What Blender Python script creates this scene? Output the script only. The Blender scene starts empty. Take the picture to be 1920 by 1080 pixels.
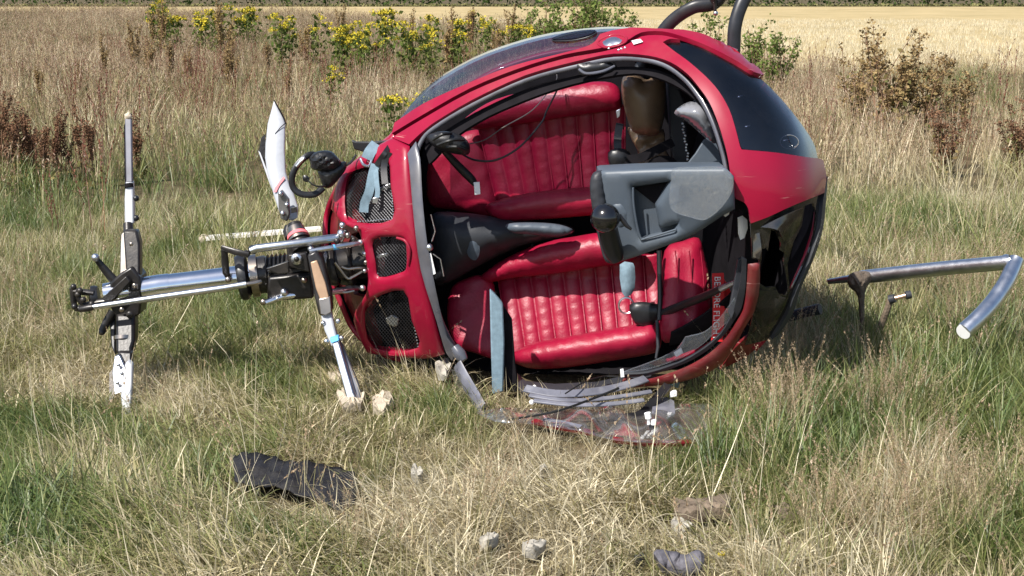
import bpy, bmesh, math, random
import numpy as np
from mathutils import Vector, Matrix, Euler
from mathutils.geometry import delaunay_2d_cdt

R = math.radians
rnd = random.Random(7)
nrg = np.random.default_rng(7)
scene = bpy.context.scene
C = scene.collection

# ------------------------------------------------------------------ camera
CAM_H, PITCH, FPX = 1.45, R(11.2), 2800.0          # eye height, tilt down, focal length in 1920-px units
cam_d = bpy.data.cameras.new('camera')
cam = bpy.data.objects.new('camera', cam_d); C.objects.link(cam)
cam.location = (0, 0, CAM_H); cam.rotation_euler = (R(90) - PITCH, 0, 0)
cam_d.sensor_width = 36.0; cam_d.lens = 36.0 * FPX / 1920.0
cam_d.clip_start = 0.05; cam_d.clip_end = 3000
scene.camera = cam

# ------------------------------------------------------------------ sky and sun
SUN_TO = Vector((-0.42, -0.50, 0.77)).normalized()  # direction towards the sun: left, behind the viewer, high
elev = math.asin(SUN_TO.z); azim = math.atan2(SUN_TO.x, SUN_TO.y)
world = bpy.data.worlds.new('World'); scene.world = world; world.use_nodes = True
wn = world.node_tree; bg = wn.nodes['Background']
sky = wn.nodes.new('ShaderNodeTexSky'); sky.sky_type = 'NISHITA'; sky.sun_disc = False
sky.sun_elevation = elev; sky.sun_rotation = azim
sky.air_density = 1.0; sky.dust_density = 1.2; sky.ozone_density = 1.0
wn.links.new(sky.outputs[0], bg.inputs[0]); bg.inputs[1].default_value = 0.10
sun_d = bpy.data.lights.new('sun', 'SUN'); sun_d.energy = 5.0; sun_d.angle = R(0.53); sun_d.color = (1.0, 0.955, 0.88)
sun = bpy.data.objects.new('sun', sun_d); C.objects.link(sun)
sun.rotation_euler = SUN_TO.to_track_quat('Z', 'Y').to_euler(); sun.location = (0, 0, 30)
scene.view_settings.view_transform = 'Standard'; scene.view_settings.look = 'None'
scene.view_settings.exposure = 0.68; scene.view_settings.gamma = 1.0
scene.cycles.max_bounces = 5; scene.cycles.diffuse_bounces = 2; scene.cycles.glossy_bounces = 3; scene.cycles.transmission_bounces = 2; scene.cycles.transparent_max_bounces = 10
scene.cycles.use_denoising = True; scene.cycles.denoiser = 'OPENIMAGEDENOISE'; scene.cycles.denoising_input_passes = 'RGB_ALBEDO_NORMAL'; scene.cycles.denoising_prefilter = 'ACCURATE'
scene.cycles.sample_clamp_indirect = 6.0
scene.render.film_transparent = False

# ------------------------------------------------------------------ photo-plane helpers: a traced pixel + a distance -> a place in the world
FW = Vector((0, math.cos(PITCH), -math.sin(PITCH))); UP = Vector((0, math.sin(PITCH), math.cos(PITCH))); CAMP = Vector((0, 0, CAM_H))
def W(px, py, Y):
    d = FW + Vector((1, 0, 0)) * ((px - 960) / FPX) + UP * ((540 - py) / FPX)
    return CAMP + d * (Y / d.y)
def G(px, py, z=0.0):
    d = FW + Vector((1, 0, 0)) * ((px - 960) / FPX) + UP * ((540 - py) / FPX)
    return CAMP + d * ((z - CAM_H) / d.z)
def MPP(p):                                         # metres per photo pixel at a place
    return (p - CAMP).dot(FW) / FPX
def proj(x, y, z):                                  # numpy: world -> photo pixel
    dx, dy, dz = x, y, z - CAM_H
    f = dy * math.cos(PITCH) - dz * math.sin(PITCH); u = dy * math.sin(PITCH) + dz * math.cos(PITCH)
    return 960 + FPX * dx / f, 540 - FPX * u / f

def cr(pts, closed=False, n=6):                     # Catmull-Rom smoothing of a polyline of tuples
    P = [np.array(p, float) for p in pts]; out = []
    m = len(P); rng = range(m if closed else m - 1)
    for i in rng:
        if closed: p0, p1, p2, p3 = P[(i-1) % m], P[i], P[(i+1) % m], P[(i+2) % m]
        else: p0, p1, p2, p3 = P[max(i-1, 0)], P[i], P[i+1], P[min(i+2, m-1)]
        for k in range(n):
            t = k / n
            out.append(tuple(0.5 * (2*p1 + (p2-p0)*t + (2*p0-5*p1+4*p2-p3)*t*t + (3*p1-p0-3*p2+p3)*t**3)))
    if not closed: out.append(tuple(P[-1]))
    return out

def rounded(poly, corner=36, n=3):                  # smooth a closed outline but keep its real corners
    P = [np.array(p[:2], float) for p in poly]; m = len(P); out = []
    def ang(i):
        a = P[i]-P[i-1]; b = P[(i+1) % m]-P[i]; return abs(math.degrees(math.atan2(a[0]*b[1]-a[1]*b[0], a @ b)))
    cor = [ang(i) > corner for i in range(m)]
    for i in range(m):
        j = (i+1) % m; p1, p2 = P[i], P[j]; L = np.hypot(*(p2-p1))
        def cl(q, r, s_):                            # neighbour pulled in so that long edges do not overshoot short ones
            d = q - r; l = np.hypot(*d); return r + d*min(1, L/max(l, 1e-6))
        p0 = 2*p1-p2 if cor[i] else cl(P[i-1], p1, L); p3 = 2*p2-p1 if cor[j] else cl(P[(j+1) % m], p2, L)
        k_ = n if L > 8 else 1
        for k in range(k_):
            t = k/k_; out.append(tuple(0.5*(2*p1 + (p2-p0)*t + (2*p0-5*p1+4*p2-p3)*t*t + (3*p1-p0-3*p2+p3)*t**3)))
    return out
def dens(poly, step):                               # closed polygon, edges cut to about `step`
    out = []
    for i in range(len(poly)):
        a = np.array(poly[i][:2], float); b = np.array(poly[(i+1) % len(poly)][:2], float)
        n = max(1, int(np.hypot(*(b-a)) / step + 0.5))
        for k in range(n): out.append(tuple(a + (b-a) * k / n))
    return out

def inside(pts, poly):
    x, y = pts[:, 0], pts[:, 1]; c = np.zeros(len(pts), bool)
    P = np.array([p[:2] for p in poly], float); Q = np.roll(P, -1, 0)
    for (x1, y1), (x2, y2) in zip(P, Q):
        if y1 == y2: continue
        c ^= ((y1 > y) != (y2 > y)) & (x < (x2-x1) * (y-y1) / (y2-y1) + x1)
    return c

def edge_dist(pts, polys):
    d = np.full(len(pts), 1e9)
    for poly in polys:
        P = np.array([p[:2] for p in poly], float); Q = np.roll(P, -1, 0)
        for a, b in zip(P, Q):
            ab = b - a; L = (ab**2).sum()
            if L < 1e-9: continue
            t = np.clip(((pts - a) @ ab) / L, 0, 1)
            d = np.minimum(d, np.hypot(*(pts - a - t[:, None] * ab).T))
    return d

def inset(loop, d, polys, ok):                      # a row of points at distance d inside the outline
    P = np.array(loop, float); Q = np.roll(P, -1, 0) - np.roll(P, 1, 0); L = np.hypot(*Q.T); L[L == 0] = 1; nn = np.c_[-Q[:, 1], Q[:, 0]]/L[:, None]; out = []
    for sg in (1, -1):
        c = P + nn*d*sg; k = ok(c)
        if k.any(): c = c[k]; c = c[edge_dist(c, polys) > d*.9]; out += [tuple(p) for p in c]
    return out
def tri2d(outer, holes, step, pad=0.45, insets=()):            # triangulate a polygon with holes, interior points on a grid
    B = dens(outer, step); loops = [B] + [dens(h, step) for h in holes]
    verts, edges = [], []
    for lp in loops:
        o = len(verts); verts += lp; n = len(lp)
        edges += [(o + i, o + (i+1) % n) for i in range(n)]
    A = np.array(B); x0, y0 = A.min(0); x1, y1 = A.max(0)
    gx = np.arange(x0 + step*.5, x1, step); gy = np.arange(y0 + step*.5, y1, step * .87)
    gp = np.array([(x + (step*.5 if j % 2 else 0), y) for j, y in enumerate(gy) for x in gx]) if len(gx) and len(gy) else np.zeros((0, 2))
    def ok(c):
        k = inside(c, B)
        for h in loops[1:]: k &= ~inside(c, h)
        return k
    rows = [p for d in insets for lp in loops for p in inset(lp, d, loops, ok)]
    if insets: pad = max(pad, (max(insets) + step*.5)/step)
    if len(gp):
        k = inside(gp, B)
        for h in loops[1:]: k &= ~inside(gp, h)
        gp = gp[k]
        if len(gp): gp = gp[edge_dist(gp, loops) > step * pad]
    allv = [Vector(v) for v in verts] + [Vector(tuple(p)) for p in gp] + [Vector(p) for p in rows]
    vs, es, fs, *_ = delaunay_2d_cdt(allv, edges, [], 0, 1e-4)
    V = np.array([(v.x, v.y) for v in vs]); F = np.array([f for f in fs if len(f) == 3])
    cen = V[F].mean(1); k = inside(cen, B)
    for h in loops[1:]: k &= ~inside(cen, h)
    F = F[k]
    a, b, c = V[F[:, 0]], V[F[:, 1]], V[F[:, 2]]
    ar = (b[:, 0]-a[:, 0])*(c[:, 1]-a[:, 1]) - (b[:, 1]-a[:, 1])*(c[:, 0]-a[:, 0])
    flip = ar > 0                                   # pixel y runs down: make the normals face the viewer
    F[flip] = F[flip][:, ::-1]
    F = F[np.abs(ar) > 1e-3]
    return V, F, loops

# ------------------------------------------------------------------ objects
def tag(o, label=None, cat=None, group=None, kind=None):
    if label: o['label'] = label
    if cat: o['category'] = cat
    if group: o['group'] = group
    if kind: o['kind'] = kind
    return o
def empty(name, loc=(0, 0, 0), rz=0.0):
    o = bpy.data.objects.new(name, None); C.objects.link(o); o.location = loc; o.rotation_euler = (0, 0, rz)
    o.empty_display_size = 0.1
    return o
def org(parent):
    l = Vector((0, 0, 0))
    while parent is not None: l = l + Vector(parent.location); parent = parent.parent
    return l
def obj(name, verts, faces, mat, parent=None, smooth=True, at=None, sharp=40):
    used = sorted({int(i) for q in faces for i in q})
    if len(used) < len(verts): mp_ = {a: k for k, a in enumerate(used)}; verts = [verts[a] for a in used]; faces = [[mp_[int(i)] for i in q] for q in faces]
    me = bpy.data.meshes.new(name)
    off = org(parent) if parent is not None else Vector((0, 0, 0))
    if at is not None: off = Vector(at)
    me.from_pydata([tuple(Vector(v) - off) for v in verts], [], [tuple(int(i) for i in f) for f in faces])
    me.validate(); me.update()
    for m in (mat if isinstance(mat, (list, tuple)) else [mat]): me.materials.append(m)
    if smooth:
        me.polygons.foreach_set('use_smooth', [True] * len(me.polygons))
        try: me.set_sharp_from_angle(angle=R(sharp))
        except Exception: pass
    o = bpy.data.objects.new(name, me); C.objects.link(o)
    if parent is not None: o.parent = parent
    elif at is not None: o.location = at
    return o
def solid(o, t, inner=None, offset=-1):
    m = o.modifiers.new('thickness', 'SOLIDIFY'); m.thickness = t; m.offset = offset; m.use_rim = True
    if inner is not None:
        o.data.materials.append(inner); m.material_offset = len(o.data.materials) - 1
    return o
def bevel(o, w, seg=2):
    m = o.modifiers.new('bevel', 'BEVEL'); m.width = w; m.segments = seg; m.limit_method = 'ANGLE'; m.angle_limit = R(35)
    m.harden_normals = False
    return o
class MB:                                           # collects pieces of ONE part
    def __init__(s): s.v, s.f = [], []
    def add(s, v, f):
        o = len(s.v); s.v += [Vector(x) for x in v]; s.f += [tuple(i + o for i in q) for q in f]; return s
    def build(s, name, mat, parent=None, **k): return obj(name, s.v, s.f, mat, parent, **k)

def frames(pts):
    n = len(pts); T = []
    for i in range(n):
        t = pts[min(i+1, n-1)] - pts[max(i-1, 0)]; T.append(t.normalized() if t.length > 1e-9 else Vector((0, 0, 1)))
    a = Vector((0, 0, 1)) if abs(T[0].z) < 0.9 else Vector((1, 0, 0))
    nrm = (a - T[0] * a.dot(T[0])).normalized(); out = []
    for i in range(n):
        nrm = (nrm - T[i] * nrm.dot(T[i])).normalized(); out.append((nrm, T[i].cross(nrm)))
    return out
def tube_w(pts, rad, seg=10, caps=True, flat=1.0, roll=0.0, closed=False):  # world points, radii in metres
    pts = [Vector(p) for p in pts]; fr = frames(pts); v, f = [], []
    if not isinstance(rad, (list, tuple)): rad = [rad] * len(pts)
    cs, sn = math.cos(roll), math.sin(roll)
    for p, (a, b), r in zip(pts, fr, rad):
        a2, b2 = a*cs + b*sn, b*cs - a*sn
        for k in range(seg):
            t = 2*math.pi*k/seg; v.append(p + a2*(math.cos(t)*r) + b2*(math.sin(t)*r*flat))
    n = len(pts)
    for i in range(n - (0 if closed else 1)):
        for k in range(seg):
            j = (i+1) % n
            f.append((i*seg+k, i*seg+(k+1) % seg, j*seg+(k+1) % seg, j*seg+k))
    if caps and not closed:
        f.append(tuple(range(seg))[::-1]); f.append(tuple((n-1)*seg+k for k in range(seg)))
    return v, f
def tubepx(pts, smooth=0, **k):                     # (px, py, Y, r_px)
    if smooth: pts = cr(pts, n=smooth)
    w = [W(*p[:3]) for p in pts]
    return tube_w(w, [p[3]*MPP(q) for p, q in zip(pts, w)], **k)
def tube(name, pts, mat, parent=None, smooth=0, **k):
    v, f = tubepx(pts, smooth, **k); return obj(name, v, f, mat, parent)
def strip(pts, width, thick, normal=None):          # flat strap along world points; width vector taken square to path and normal
    pts = [Vector(p) for p in pts]; v, f = [], []; n = len(pts)
    for i in range(n):
        t = (pts[min(i+1, n-1)] - pts[max(i-1, 0)]).normalized()
        nn = Vector(normal) if normal else Vector((0, -1, 0.2))
        s = t.cross(nn).normalized(); u = s.cross(t).normalized()
        wd = width[i] if isinstance(width, (list, tuple)) else width
        for a, b in ((-1, -1), (1, -1), (1, 1), (-1, 1)): v.append(pts[i] + s*(a*wd/2) + u*(b*thick/2))
    for i in range(n-1):
        for k in range(4): f.append((i*4+k, i*4+(k+1) % 4, (i+1)*4+(k+1) % 4, (i+1)*4+k))
    f.append((3, 2, 1, 0)); f.append(tuple((n-1)*4+k for k in range(4)))
    return v, f
def prismpx(poly, Y, th, th_dir=(0, 1, 0)):         # traced outline at depth Y (number or function), given real thickness
    Yf = Y if callable(Y) else (lambda x, y: Y)
    a = [W(p[0], p[1], Yf(p[0], p[1])) for p in poly]; d = Vector(th_dir).normalized()*th
    ar = sum(poly[i][0]*poly[(i+1) % len(poly)][1] - poly[(i+1) % len(poly)][0]*poly[i][1] for i in range(len(poly)))
    if ar > 0: a = a[::-1]
    n = len(a); v = a + [p + d for p in a]
    f = [tuple(range(n)), tuple(range(2*n-1, n-1, -1))] + [(i, i+n, (i+1) % n + n, (i+1) % n) for i in range(n)]
    return v, f
def prism(name, poly, Y, th, mat, parent=None, bev=0.003, th_dir=(0, 1, 0)):
    v, f = prismpx(poly, Y, th, th_dir); o = obj(name, v, f, mat, parent, sharp=30)
    if bev: bevel(o, bev)
    return o
def patch(name, outer, mat, parent=None, holes=(), depth=None, off=0.0, thick=0.012, step=14, inner=None, relief=None, slab=False):
    V, F, loops = tri2d(rounded(outer), holes, step, insets=(1.5, 4, 8) if relief is not None else ()); dp = depth or Dp
    h = np.zeros(len(V)) if relief is None else relief(V, edge_dist(V, loops))
    if depth is None:                                # on the fuselage skin: offsets run along the skin's own normal
        v = []
        for (x, y), e in zip(V, h):
            p = W(x, y, Dp(x, y)); a_ = W(x+3, y, Dp(x+3, y)) - W(x-3, y, Dp(x-3, y)); b_ = W(x, y+3, Dp(x, y+3)) - W(x, y-3, Dp(x, y-3))
            nn = a_.cross(b_).normalized(); nn = nn if nn.y < 0 else -nn
            v.append(p + nn*(e - off))
    else: v = [W(x, y, dp(x, y) + off - e) for (x, y), e in zip(V, h)]
    if slab:                                         # straight-sided body: the outline pushed back along the world's depth axis
        nV = len(v); v = v + [Vector((p.x, p.y + thick + e, p.z)) for p, e in zip(v, h)]; F2 = [tuple(f) for f in F] + [(a+nV, c+nV, b+nV) for a, b, c in F]
        cnt = {}
        for a, b, c in F:
            for e in ((a, b), (b, c), (c, a)): cnt[e] = 1
        F2 += [(b, a, a+nV, b+nV) for a, b in cnt if (b, a) not in cnt]
        return obj(name, v, F2, mat, parent, sharp=50)
    if not thick: return obj(name, v, F, mat, parent, sharp=60)
    A = np.array([tuple(p) for p in v]); fn_ = np.cross(A[F[:, 1]]-A[F[:, 0]], A[F[:, 2]]-A[F[:, 0]]); vn = np.zeros_like(A)
    for q in range(3): np.add.at(vn, F[:, q], fn_)
    vn /= np.maximum(np.linalg.norm(vn, axis=1), 1e-12)[:, None]
    nV = len(A); Bk = A - vn*thick; es = {(int(f[q]), int(f[(q+1) % 3])) for f in F for q in range(3)}
    F2 = [tuple(f) for f in F] + [(a+nV, c+nV, b+nV) for a, b, c in F] + [(b, a, a+nV, b+nV) for a, b in es if (b, a) not in es]
    o = obj(name, [Vector(p) for p in np.r_[A, Bk]], F2, mat, parent, sharp=48)
    if inner is not None:
        o.data.materials.append(inner); mi = [0]*len(o.data.polygons); nF = len(F)
        if len(mi) == len(F2): mi[nF:2*nF] = [1]*nF; o.data.polygons.foreach_set('material_index', mi)
    return o
def pillowpx(outer, Y, bulge, rim, step=10, back=0.6, bump=None):
    V, F, loops = tri2d(outer, [], step, pad=.35, insets=(rim*.06, rim*.2) if rim >= 10 else ()); nb = len(loops[0]); Yf = Y if callable(Y) else (lambda x, y: Y)
    d = edge_dist(V, loops); t = np.clip(d / rim, 0, 1); h = bulge * np.sqrt(np.clip(1 - (1-t)**2, 0, 1))
    on = d < 1e-3
    nb_ = [set() for _ in V]
    for a, b, c in F: nb_[a] |= {b, c}; nb_[b] |= {a, c}; nb_[c] |= {a, b}
    for _ in range(6): h = np.array([h[i] if on[i] or not nb_[i] else .5*h[i] + .5*np.mean([h[j] for j in nb_[i]]) for i in range(len(V))])
    if bump is not None: h = h + bump(V[:, 0], V[:, 1]) * t
    v = [W(x, y, Yf(x, y) - e) for (x, y), e in zip(V, h)]; idx = list(range(len(V))); f = [tuple(q) for q in F]
    for i, (x, y) in enumerate(V):
        if not on[i]:
            idx[i] = len(v); v.append(W(x, y, Yf(x, y)) + Vector((0, h[i]*back, 0)))
    f += [(idx[a], idx[c], idx[b]) for a, b, c in F]
    return v, f
def pillow(name, outer, Y, bulge, rim, mat, parent=None, step=10, back=0.6, bump=None):
    v, f = pillowpx(outer, Y, bulge, rim, step, back, bump); return obj(name, v, f, mat, parent, sharp=70)
def ball_w(c, rx, ry=None, rz=None, seg=16, rings=10):
    ry = ry or rx; rz = rz or rx; c = Vector(c); v, f = [c + Vector((0, 0, rz))], []
    for i in range(1, rings):
        a = math.pi*i/rings
        for k in range(seg):
            b = 2*math.pi*k/seg; v.append(c + Vector((rx*math.sin(a)*math.cos(b), ry*math.sin(a)*math.sin(b), rz*math.cos(a))))
    v.append(c - Vector((0, 0, rz)))
    for k in range(seg): f.append((0, 1+k, 1+(k+1) % seg))
    for i in range(rings-2):
        for k in range(seg): f.append((1+i*seg+k, 1+(i+1)*seg+k, 1+(i+1)*seg+(k+1) % seg, 1+i*seg+(k+1) % seg))
    n = len(v)-1
    for k in range(seg): f.append((n, 1+(rings-2)*seg+(k+1) % seg, 1+(rings-2)*seg+k))
    return v, f

# ------------------------------------------------------------------ materials
MATS = {}
def N(nt, t, **k):
    n = nt.nodes.new(t)
    for a, b in k.items(): setattr(n, a, b)
    return n
def mat(name, col, rough=0.5, metal=0.0, coat=0.0, var=0.12, scale=20.0, bump=0.0, bscale=120.0, dirt=0.0, dirtcol=(0.23, 0.18, 0.12), spec=0.5, stretch=None, rvar=0.1, coatr=0.05, scratch=0.0):
    m = bpy.data.materials.new(name); m.use_nodes = True; nt = m.node_tree; b = nt.nodes['Principled BSDF']
    tc = N(nt, 'ShaderNodeTexCoord'); src = tc.outputs['Object']
    if stretch:
        mp = N(nt, 'ShaderNodeMapping'); mp.inputs['Scale'].default_value = stretch; nt.links.new(src, mp.inputs[0]); src = mp.outputs[0]
    nz = N(nt, 'ShaderNodeTexNoise'); nz.inputs['Scale'].default_value = scale; nz.inputs['Detail'].default_value = 5; nt.links.new(src, nz.inputs[0])
    mx = N(nt, 'ShaderNodeMix', data_type='RGBA', blend_type='MULTIPLY'); mx.inputs[0].default_value = 1
    rp = N(nt, 'ShaderNodeMapRange'); rp.inputs[1].default_value = .25; rp.inputs[2].default_value = .75
    rp.inputs[3].default_value = 1 - var; rp.inputs[4].default_value = 1 + var; nt.links.new(nz.outputs[0], rp.inputs[0])
    mx.inputs[6].default_value = (*col, 1); nt.links.new(rp.outputs[0], mx.inputs[7])
    out = mx.outputs[2]
    rr = N(nt, 'ShaderNodeMapRange'); rr.inputs[3].default_value = max(0, rough - rvar*.5); rr.inputs[4].default_value = min(1, rough + rvar*.5)
    nt.links.new(nz.outputs[0], rr.inputs[0]); rout = rr.outputs[0]
    if dirt:
        n2 = N(nt, 'ShaderNodeTexNoise'); n2.inputs['Scale'].default_value = scale*.35; n2.inputs['Detail'].default_value = 8; n2.inputs['Roughness'].default_value = .7
        nt.links.new(src, n2.inputs[0])
        dr = N(nt, 'ShaderNodeMapRange'); dr.inputs[1].default_value = .48; dr.inputs[2].default_value = .75; dr.inputs[4].default_value = dirt; nt.links.new(n2.outputs[0], dr.inputs[0])
        m2 = N(nt, 'ShaderNodeMix', data_type='RGBA'); nt.links.new(dr.outputs[0], m2.inputs[0]); nt.links.new(out, m2.inputs[6]); m2.inputs[7].default_value = (*dirtcol, 1); out = m2.outputs[2]
        ra = N(nt, 'ShaderNodeMath', operation='ADD', use_clamp=True); nt.links.new(rout, ra.inputs[0]); nt.links.new(dr.outputs[0], ra.inputs[1]); rout = ra.outputs[0]
    if scratch:
        mp2 = N(nt, 'ShaderNodeMapping'); mp2.inputs['Scale'].default_value = (1.2, 2.0, 26); mp2.inputs['Rotation'].default_value = (.3, .5, .2); nt.links.new(tc.outputs['Object'], mp2.inputs[0])
        n4 = N(nt, 'ShaderNodeTexNoise'); n4.inputs['Scale'].default_value = 3.0; n4.inputs['Detail'].default_value = 6; n4.inputs['Roughness'].default_value = .62; nt.links.new(mp2.outputs[0], n4.inputs[0])
        sr = N(nt, 'ShaderNodeMapRange'); sr.inputs[1].default_value = .66; sr.inputs[2].default_value = .71; sr.inputs[4].default_value = scratch; nt.links.new(n4.outputs[0], sr.inputs[0])
        m3 = N(nt, 'ShaderNodeMix', data_type='RGBA'); nt.links.new(sr.outputs[0], m3.inputs[0]); nt.links.new(out, m3.inputs[6]); m3.inputs[7].default_value = (.45, .24, .21, 1); out = m3.outputs[2]
        rb = N(nt, 'ShaderNodeMath', operation='ADD', use_clamp=True); nt.links.new(rout, rb.inputs[0]); nt.links.new(sr.outputs[0], rb.inputs[1]); rout = rb.outputs[0]
    nt.links.new(out, b.inputs['Base Color']); nt.links.new(rout, b.inputs['Roughness'])
    b.inputs['Metallic'].default_value = metal; b.inputs['Coat Weight'].default_value = coat; b.inputs['Coat Roughness'].default_value = coatr
    b.inputs['Specular IOR Level'].default_value = spec
    if bump:
        n3 = N(nt, 'ShaderNodeTexNoise'); n3.inputs['Scale'].default_value = bscale; n3.inputs['Detail'].default_value = 4; nt.links.new(src, n3.inputs[0])
        bp = N(nt, 'ShaderNodeBump'); bp.inputs['Strength'].default_value = bump; bp.inputs['Distance'].default_value = .01; nt.links.new(n3.outputs[0], bp.inputs['Height']); nt.links.new(bp.outputs[0], b.inputs['Normal'])
    MATS[name] = m; return m
def glass(name, tint, rough=0.02, refl=1.0, dust=0.0, dcol=(.55, .52, .48), f0=.05, dmin=0.0):
    m = bpy.data.materials.new(name); m.use_nodes = True; nt = m.node_tree; nt.nodes.remove(nt.nodes['Principled BSDF']); out = nt.nodes['Material Output']
    tr = N(nt, 'ShaderNodeBsdfTransparent'); tr.inputs[0].default_value = (*tint, 1)
    gl = N(nt, 'ShaderNodeBsdfGlossy'); gl.inputs['Roughness'].default_value = rough; gl.inputs[0].default_value = (refl, refl, refl, 1)
    ge = N(nt, 'ShaderNodeNewGeometry'); dt = N(nt, 'ShaderNodeVectorMath', operation='DOT_PRODUCT'); nt.links.new(ge.outputs['Normal'], dt.inputs[0]); nt.links.new(ge.outputs['Incoming'], dt.inputs[1])
    ab = N(nt, 'ShaderNodeMath', operation='ABSOLUTE'); nt.links.new(dt.outputs['Value'], ab.inputs[0]); om = N(nt, 'ShaderNodeMath', operation='SUBTRACT', use_clamp=True); om.inputs[0].default_value = 1; nt.links.new(ab.outputs[0], om.inputs[1])
    pw = N(nt, 'ShaderNodeMath', operation='POWER'); nt.links.new(om.outputs[0], pw.inputs[0]); pw.inputs[1].default_value = 5; fr = N(nt, 'ShaderNodeMath', operation='MULTIPLY_ADD'); nt.links.new(pw.outputs[0], fr.inputs[0]); fr.inputs[1].default_value = 1-f0; fr.inputs[2].default_value = f0
    mx = N(nt, 'ShaderNodeMixShader'); nt.links.new(fr.outputs[0], mx.inputs[0]); nt.links.new(tr.outputs[0], mx.inputs[1]); nt.links.new(gl.outputs[0], mx.inputs[2])
    last = mx.outputs[0]
    if dust:
        df = N(nt, 'ShaderNodeBsdfDiffuse'); df.inputs[0].default_value = (*dcol, 1)
        tc = N(nt, 'ShaderNodeTexCoord'); nz = N(nt, 'ShaderNodeTexNoise'); nz.inputs['Scale'].default_value = 9; nz.inputs['Detail'].default_value = 9; nz.inputs['Roughness'].default_value = .75
        nt.links.new(tc.outputs['Object'], nz.inputs[0])
        mr = N(nt, 'ShaderNodeMapRange'); mr.inputs[1].default_value = .35; mr.inputs[2].default_value = .75; mr.inputs[4].default_value = dust; mr.inputs[3].default_value = dust*dmin; nt.links.new(nz.outputs[0], mr.inputs[0])
        m2 = N(nt, 'ShaderNodeMixShader'); nt.links.new(mr.outputs[0], m2.inputs[0]); nt.links.new(last, m2.inputs[1]); nt.links.new(df.outputs[0], m2.inputs[2]); last = m2.outputs[0]
    nt.links.new(last, out.inputs[0]); MATS[name] = m; return m

RED = mat('red_paint', (0.25, 0.003, 0.025), .40, coat=.42, spec=.2, var=.12, scale=5, dirt=.26, dirtcol=(.24, .12, .09), coatr=.04, scratch=.55)
REDWORN = mat('red_paint_scuffed', (0.13, 0.004, 0.008), .45, coat=.4, var=.3, scale=14, dirt=.45, dirtcol=(.16, .09, .06), scratch=.8)  # scuffed red with the lower frame's shade put into its colour
LEATHER = mat('red_leather', (0.255, 0.004, 0.027), .42, var=.16, scale=13, bump=.13, bscale=120, spec=.40, dirt=.10, dirtcol=(.30, .10, .10))
BLACKP = mat('black_plastic', (0.012, 0.012, 0.014), .38, var=.3, bump=.04, bscale=300)
LINING = mat('black_lining', (0.010, 0.009, 0.011), .85, var=.3, bump=.1, bscale=200, spec=.08)
TRIM = mat('dark_trim', (0.028, 0.030, 0.036), .5, spec=.35, var=.25, scale=12, bump=.05)
SEAL = mat('grey_rubber_seal', (0.085, 0.088, 0.108), .28, var=.35, scale=9, coat=.3, dirt=.2)
SLATE = mat('slate_plastic', (0.068, 0.086, 0.110), .44, var=.10, scale=8, bump=.04, bscale=350, dirt=.10, dirtcol=(.25, .24, .22))
SLATED = mat('slate_webbing', (0.16, 0.235, 0.29), .8, var=.2, scale=60, bump=.25, bscale=500)
BROWN = mat('brown_leather', (0.165, 0.105, 0.062), .36, var=.18, scale=9, bump=.12, bscale=160)
ALU = mat('aluminium', (0.62, 0.63, 0.66), .30, metal=1.0, var=.12, scale=30, dirt=.12, dirtcol=(.25, .22, .18), stretch=(1, 1, 1))
CHROME = mat('polished_steel', (0.72, 0.74, 0.78), .13, metal=1.0, var=.08, scale=16)
STEEL = mat('dark_anodised', (0.020, 0.018, 0.018), .34, metal=0.25, var=.3, scale=30, bump=.05, dirt=.12)
BRONZE = mat('bronze_plate', (0.42, 0.27, 0.17), .38, metal=.35, var=.15, scale=25)
WARMALU = mat('warm_grey_metal', (0.36, 0.31, 0.27), .33, metal=1.0, var=.2, scale=22)
WHITE = mat('white_gelcoat', (0.36, 0.375, 0.41), .30, coat=.3, var=.06, scale=8, dirt=.18, dirtcol=(.45, .43, .40))
PINK = mat('red_band_print', (0.75, 0.16, 0.18), .5, var=.15)
LILAC = mat('lilac_grey_composite', (0.12, 0.122, 0.15), .42, var=.35, scale=16, dirt=.6, dirtcol=(.25, .24, .24))
FOAM = mat('foam_core', (0.33, 0.305, 0.26), .9, var=.4, scale=26, bump=.5, bscale=60)
FOAMB = mat('beige_foam_board', (0.46, 0.39, 0.30), .9, var=.22, scale=20, bump=.4, bscale=70)
CARBON = mat('carbon_cloth', (0.014, 0.014, 0.017), .7, spec=.2, var=.5, scale=24, bump=.7, bscale=70, dirt=.14, dirtcol=(.20, .17, .12))
BLUEMARK = mat('blue_tape', (0.10, 0.42, 0.75), .5)
TAGRED = mat('red_ribbon', (0.62, 0.015, 0.02), .6, var=.1, bump=.1)
PAPER = mat('white_label', (0.80, 0.80, 0.80), .5, var=.05)
CABLE = mat('black_cable', (0.010, 0.010, 0.010), .45)
MESHW = mat('grille_wire', (0.075, 0.075, 0.08), .42, metal=.8, var=.3, scale=40)
GLASS = glass('tinted_glass', (0.92, 0.94, 0.97), .015, dust=.02)
GLASST = glass('door_glass', (0.44, 0.49, 0.60), .015, dust=.004, f0=.20)
GLASSD = glass('dark_tinted_glass', (0.42, 0.44, 0.50), .012, dust=.006, f0=.06)
GLASSB = glass('smoked_broken_glass', (0.25, 0.235, 0.22), .05, dust=.34, dcol=(.13, .12, .11), f0=.07)
SHARD = glass('windscreen_acrylic', (0.95, 0.96, 0.97), .02, dust=.13, f0=.08, dmin=.75, dcol=(.42, .46, .52))
GLASSC = glass('clear_acrylic', (0.93, 0.93, 0.95), .04, dust=.10, f0=.12)
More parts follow.
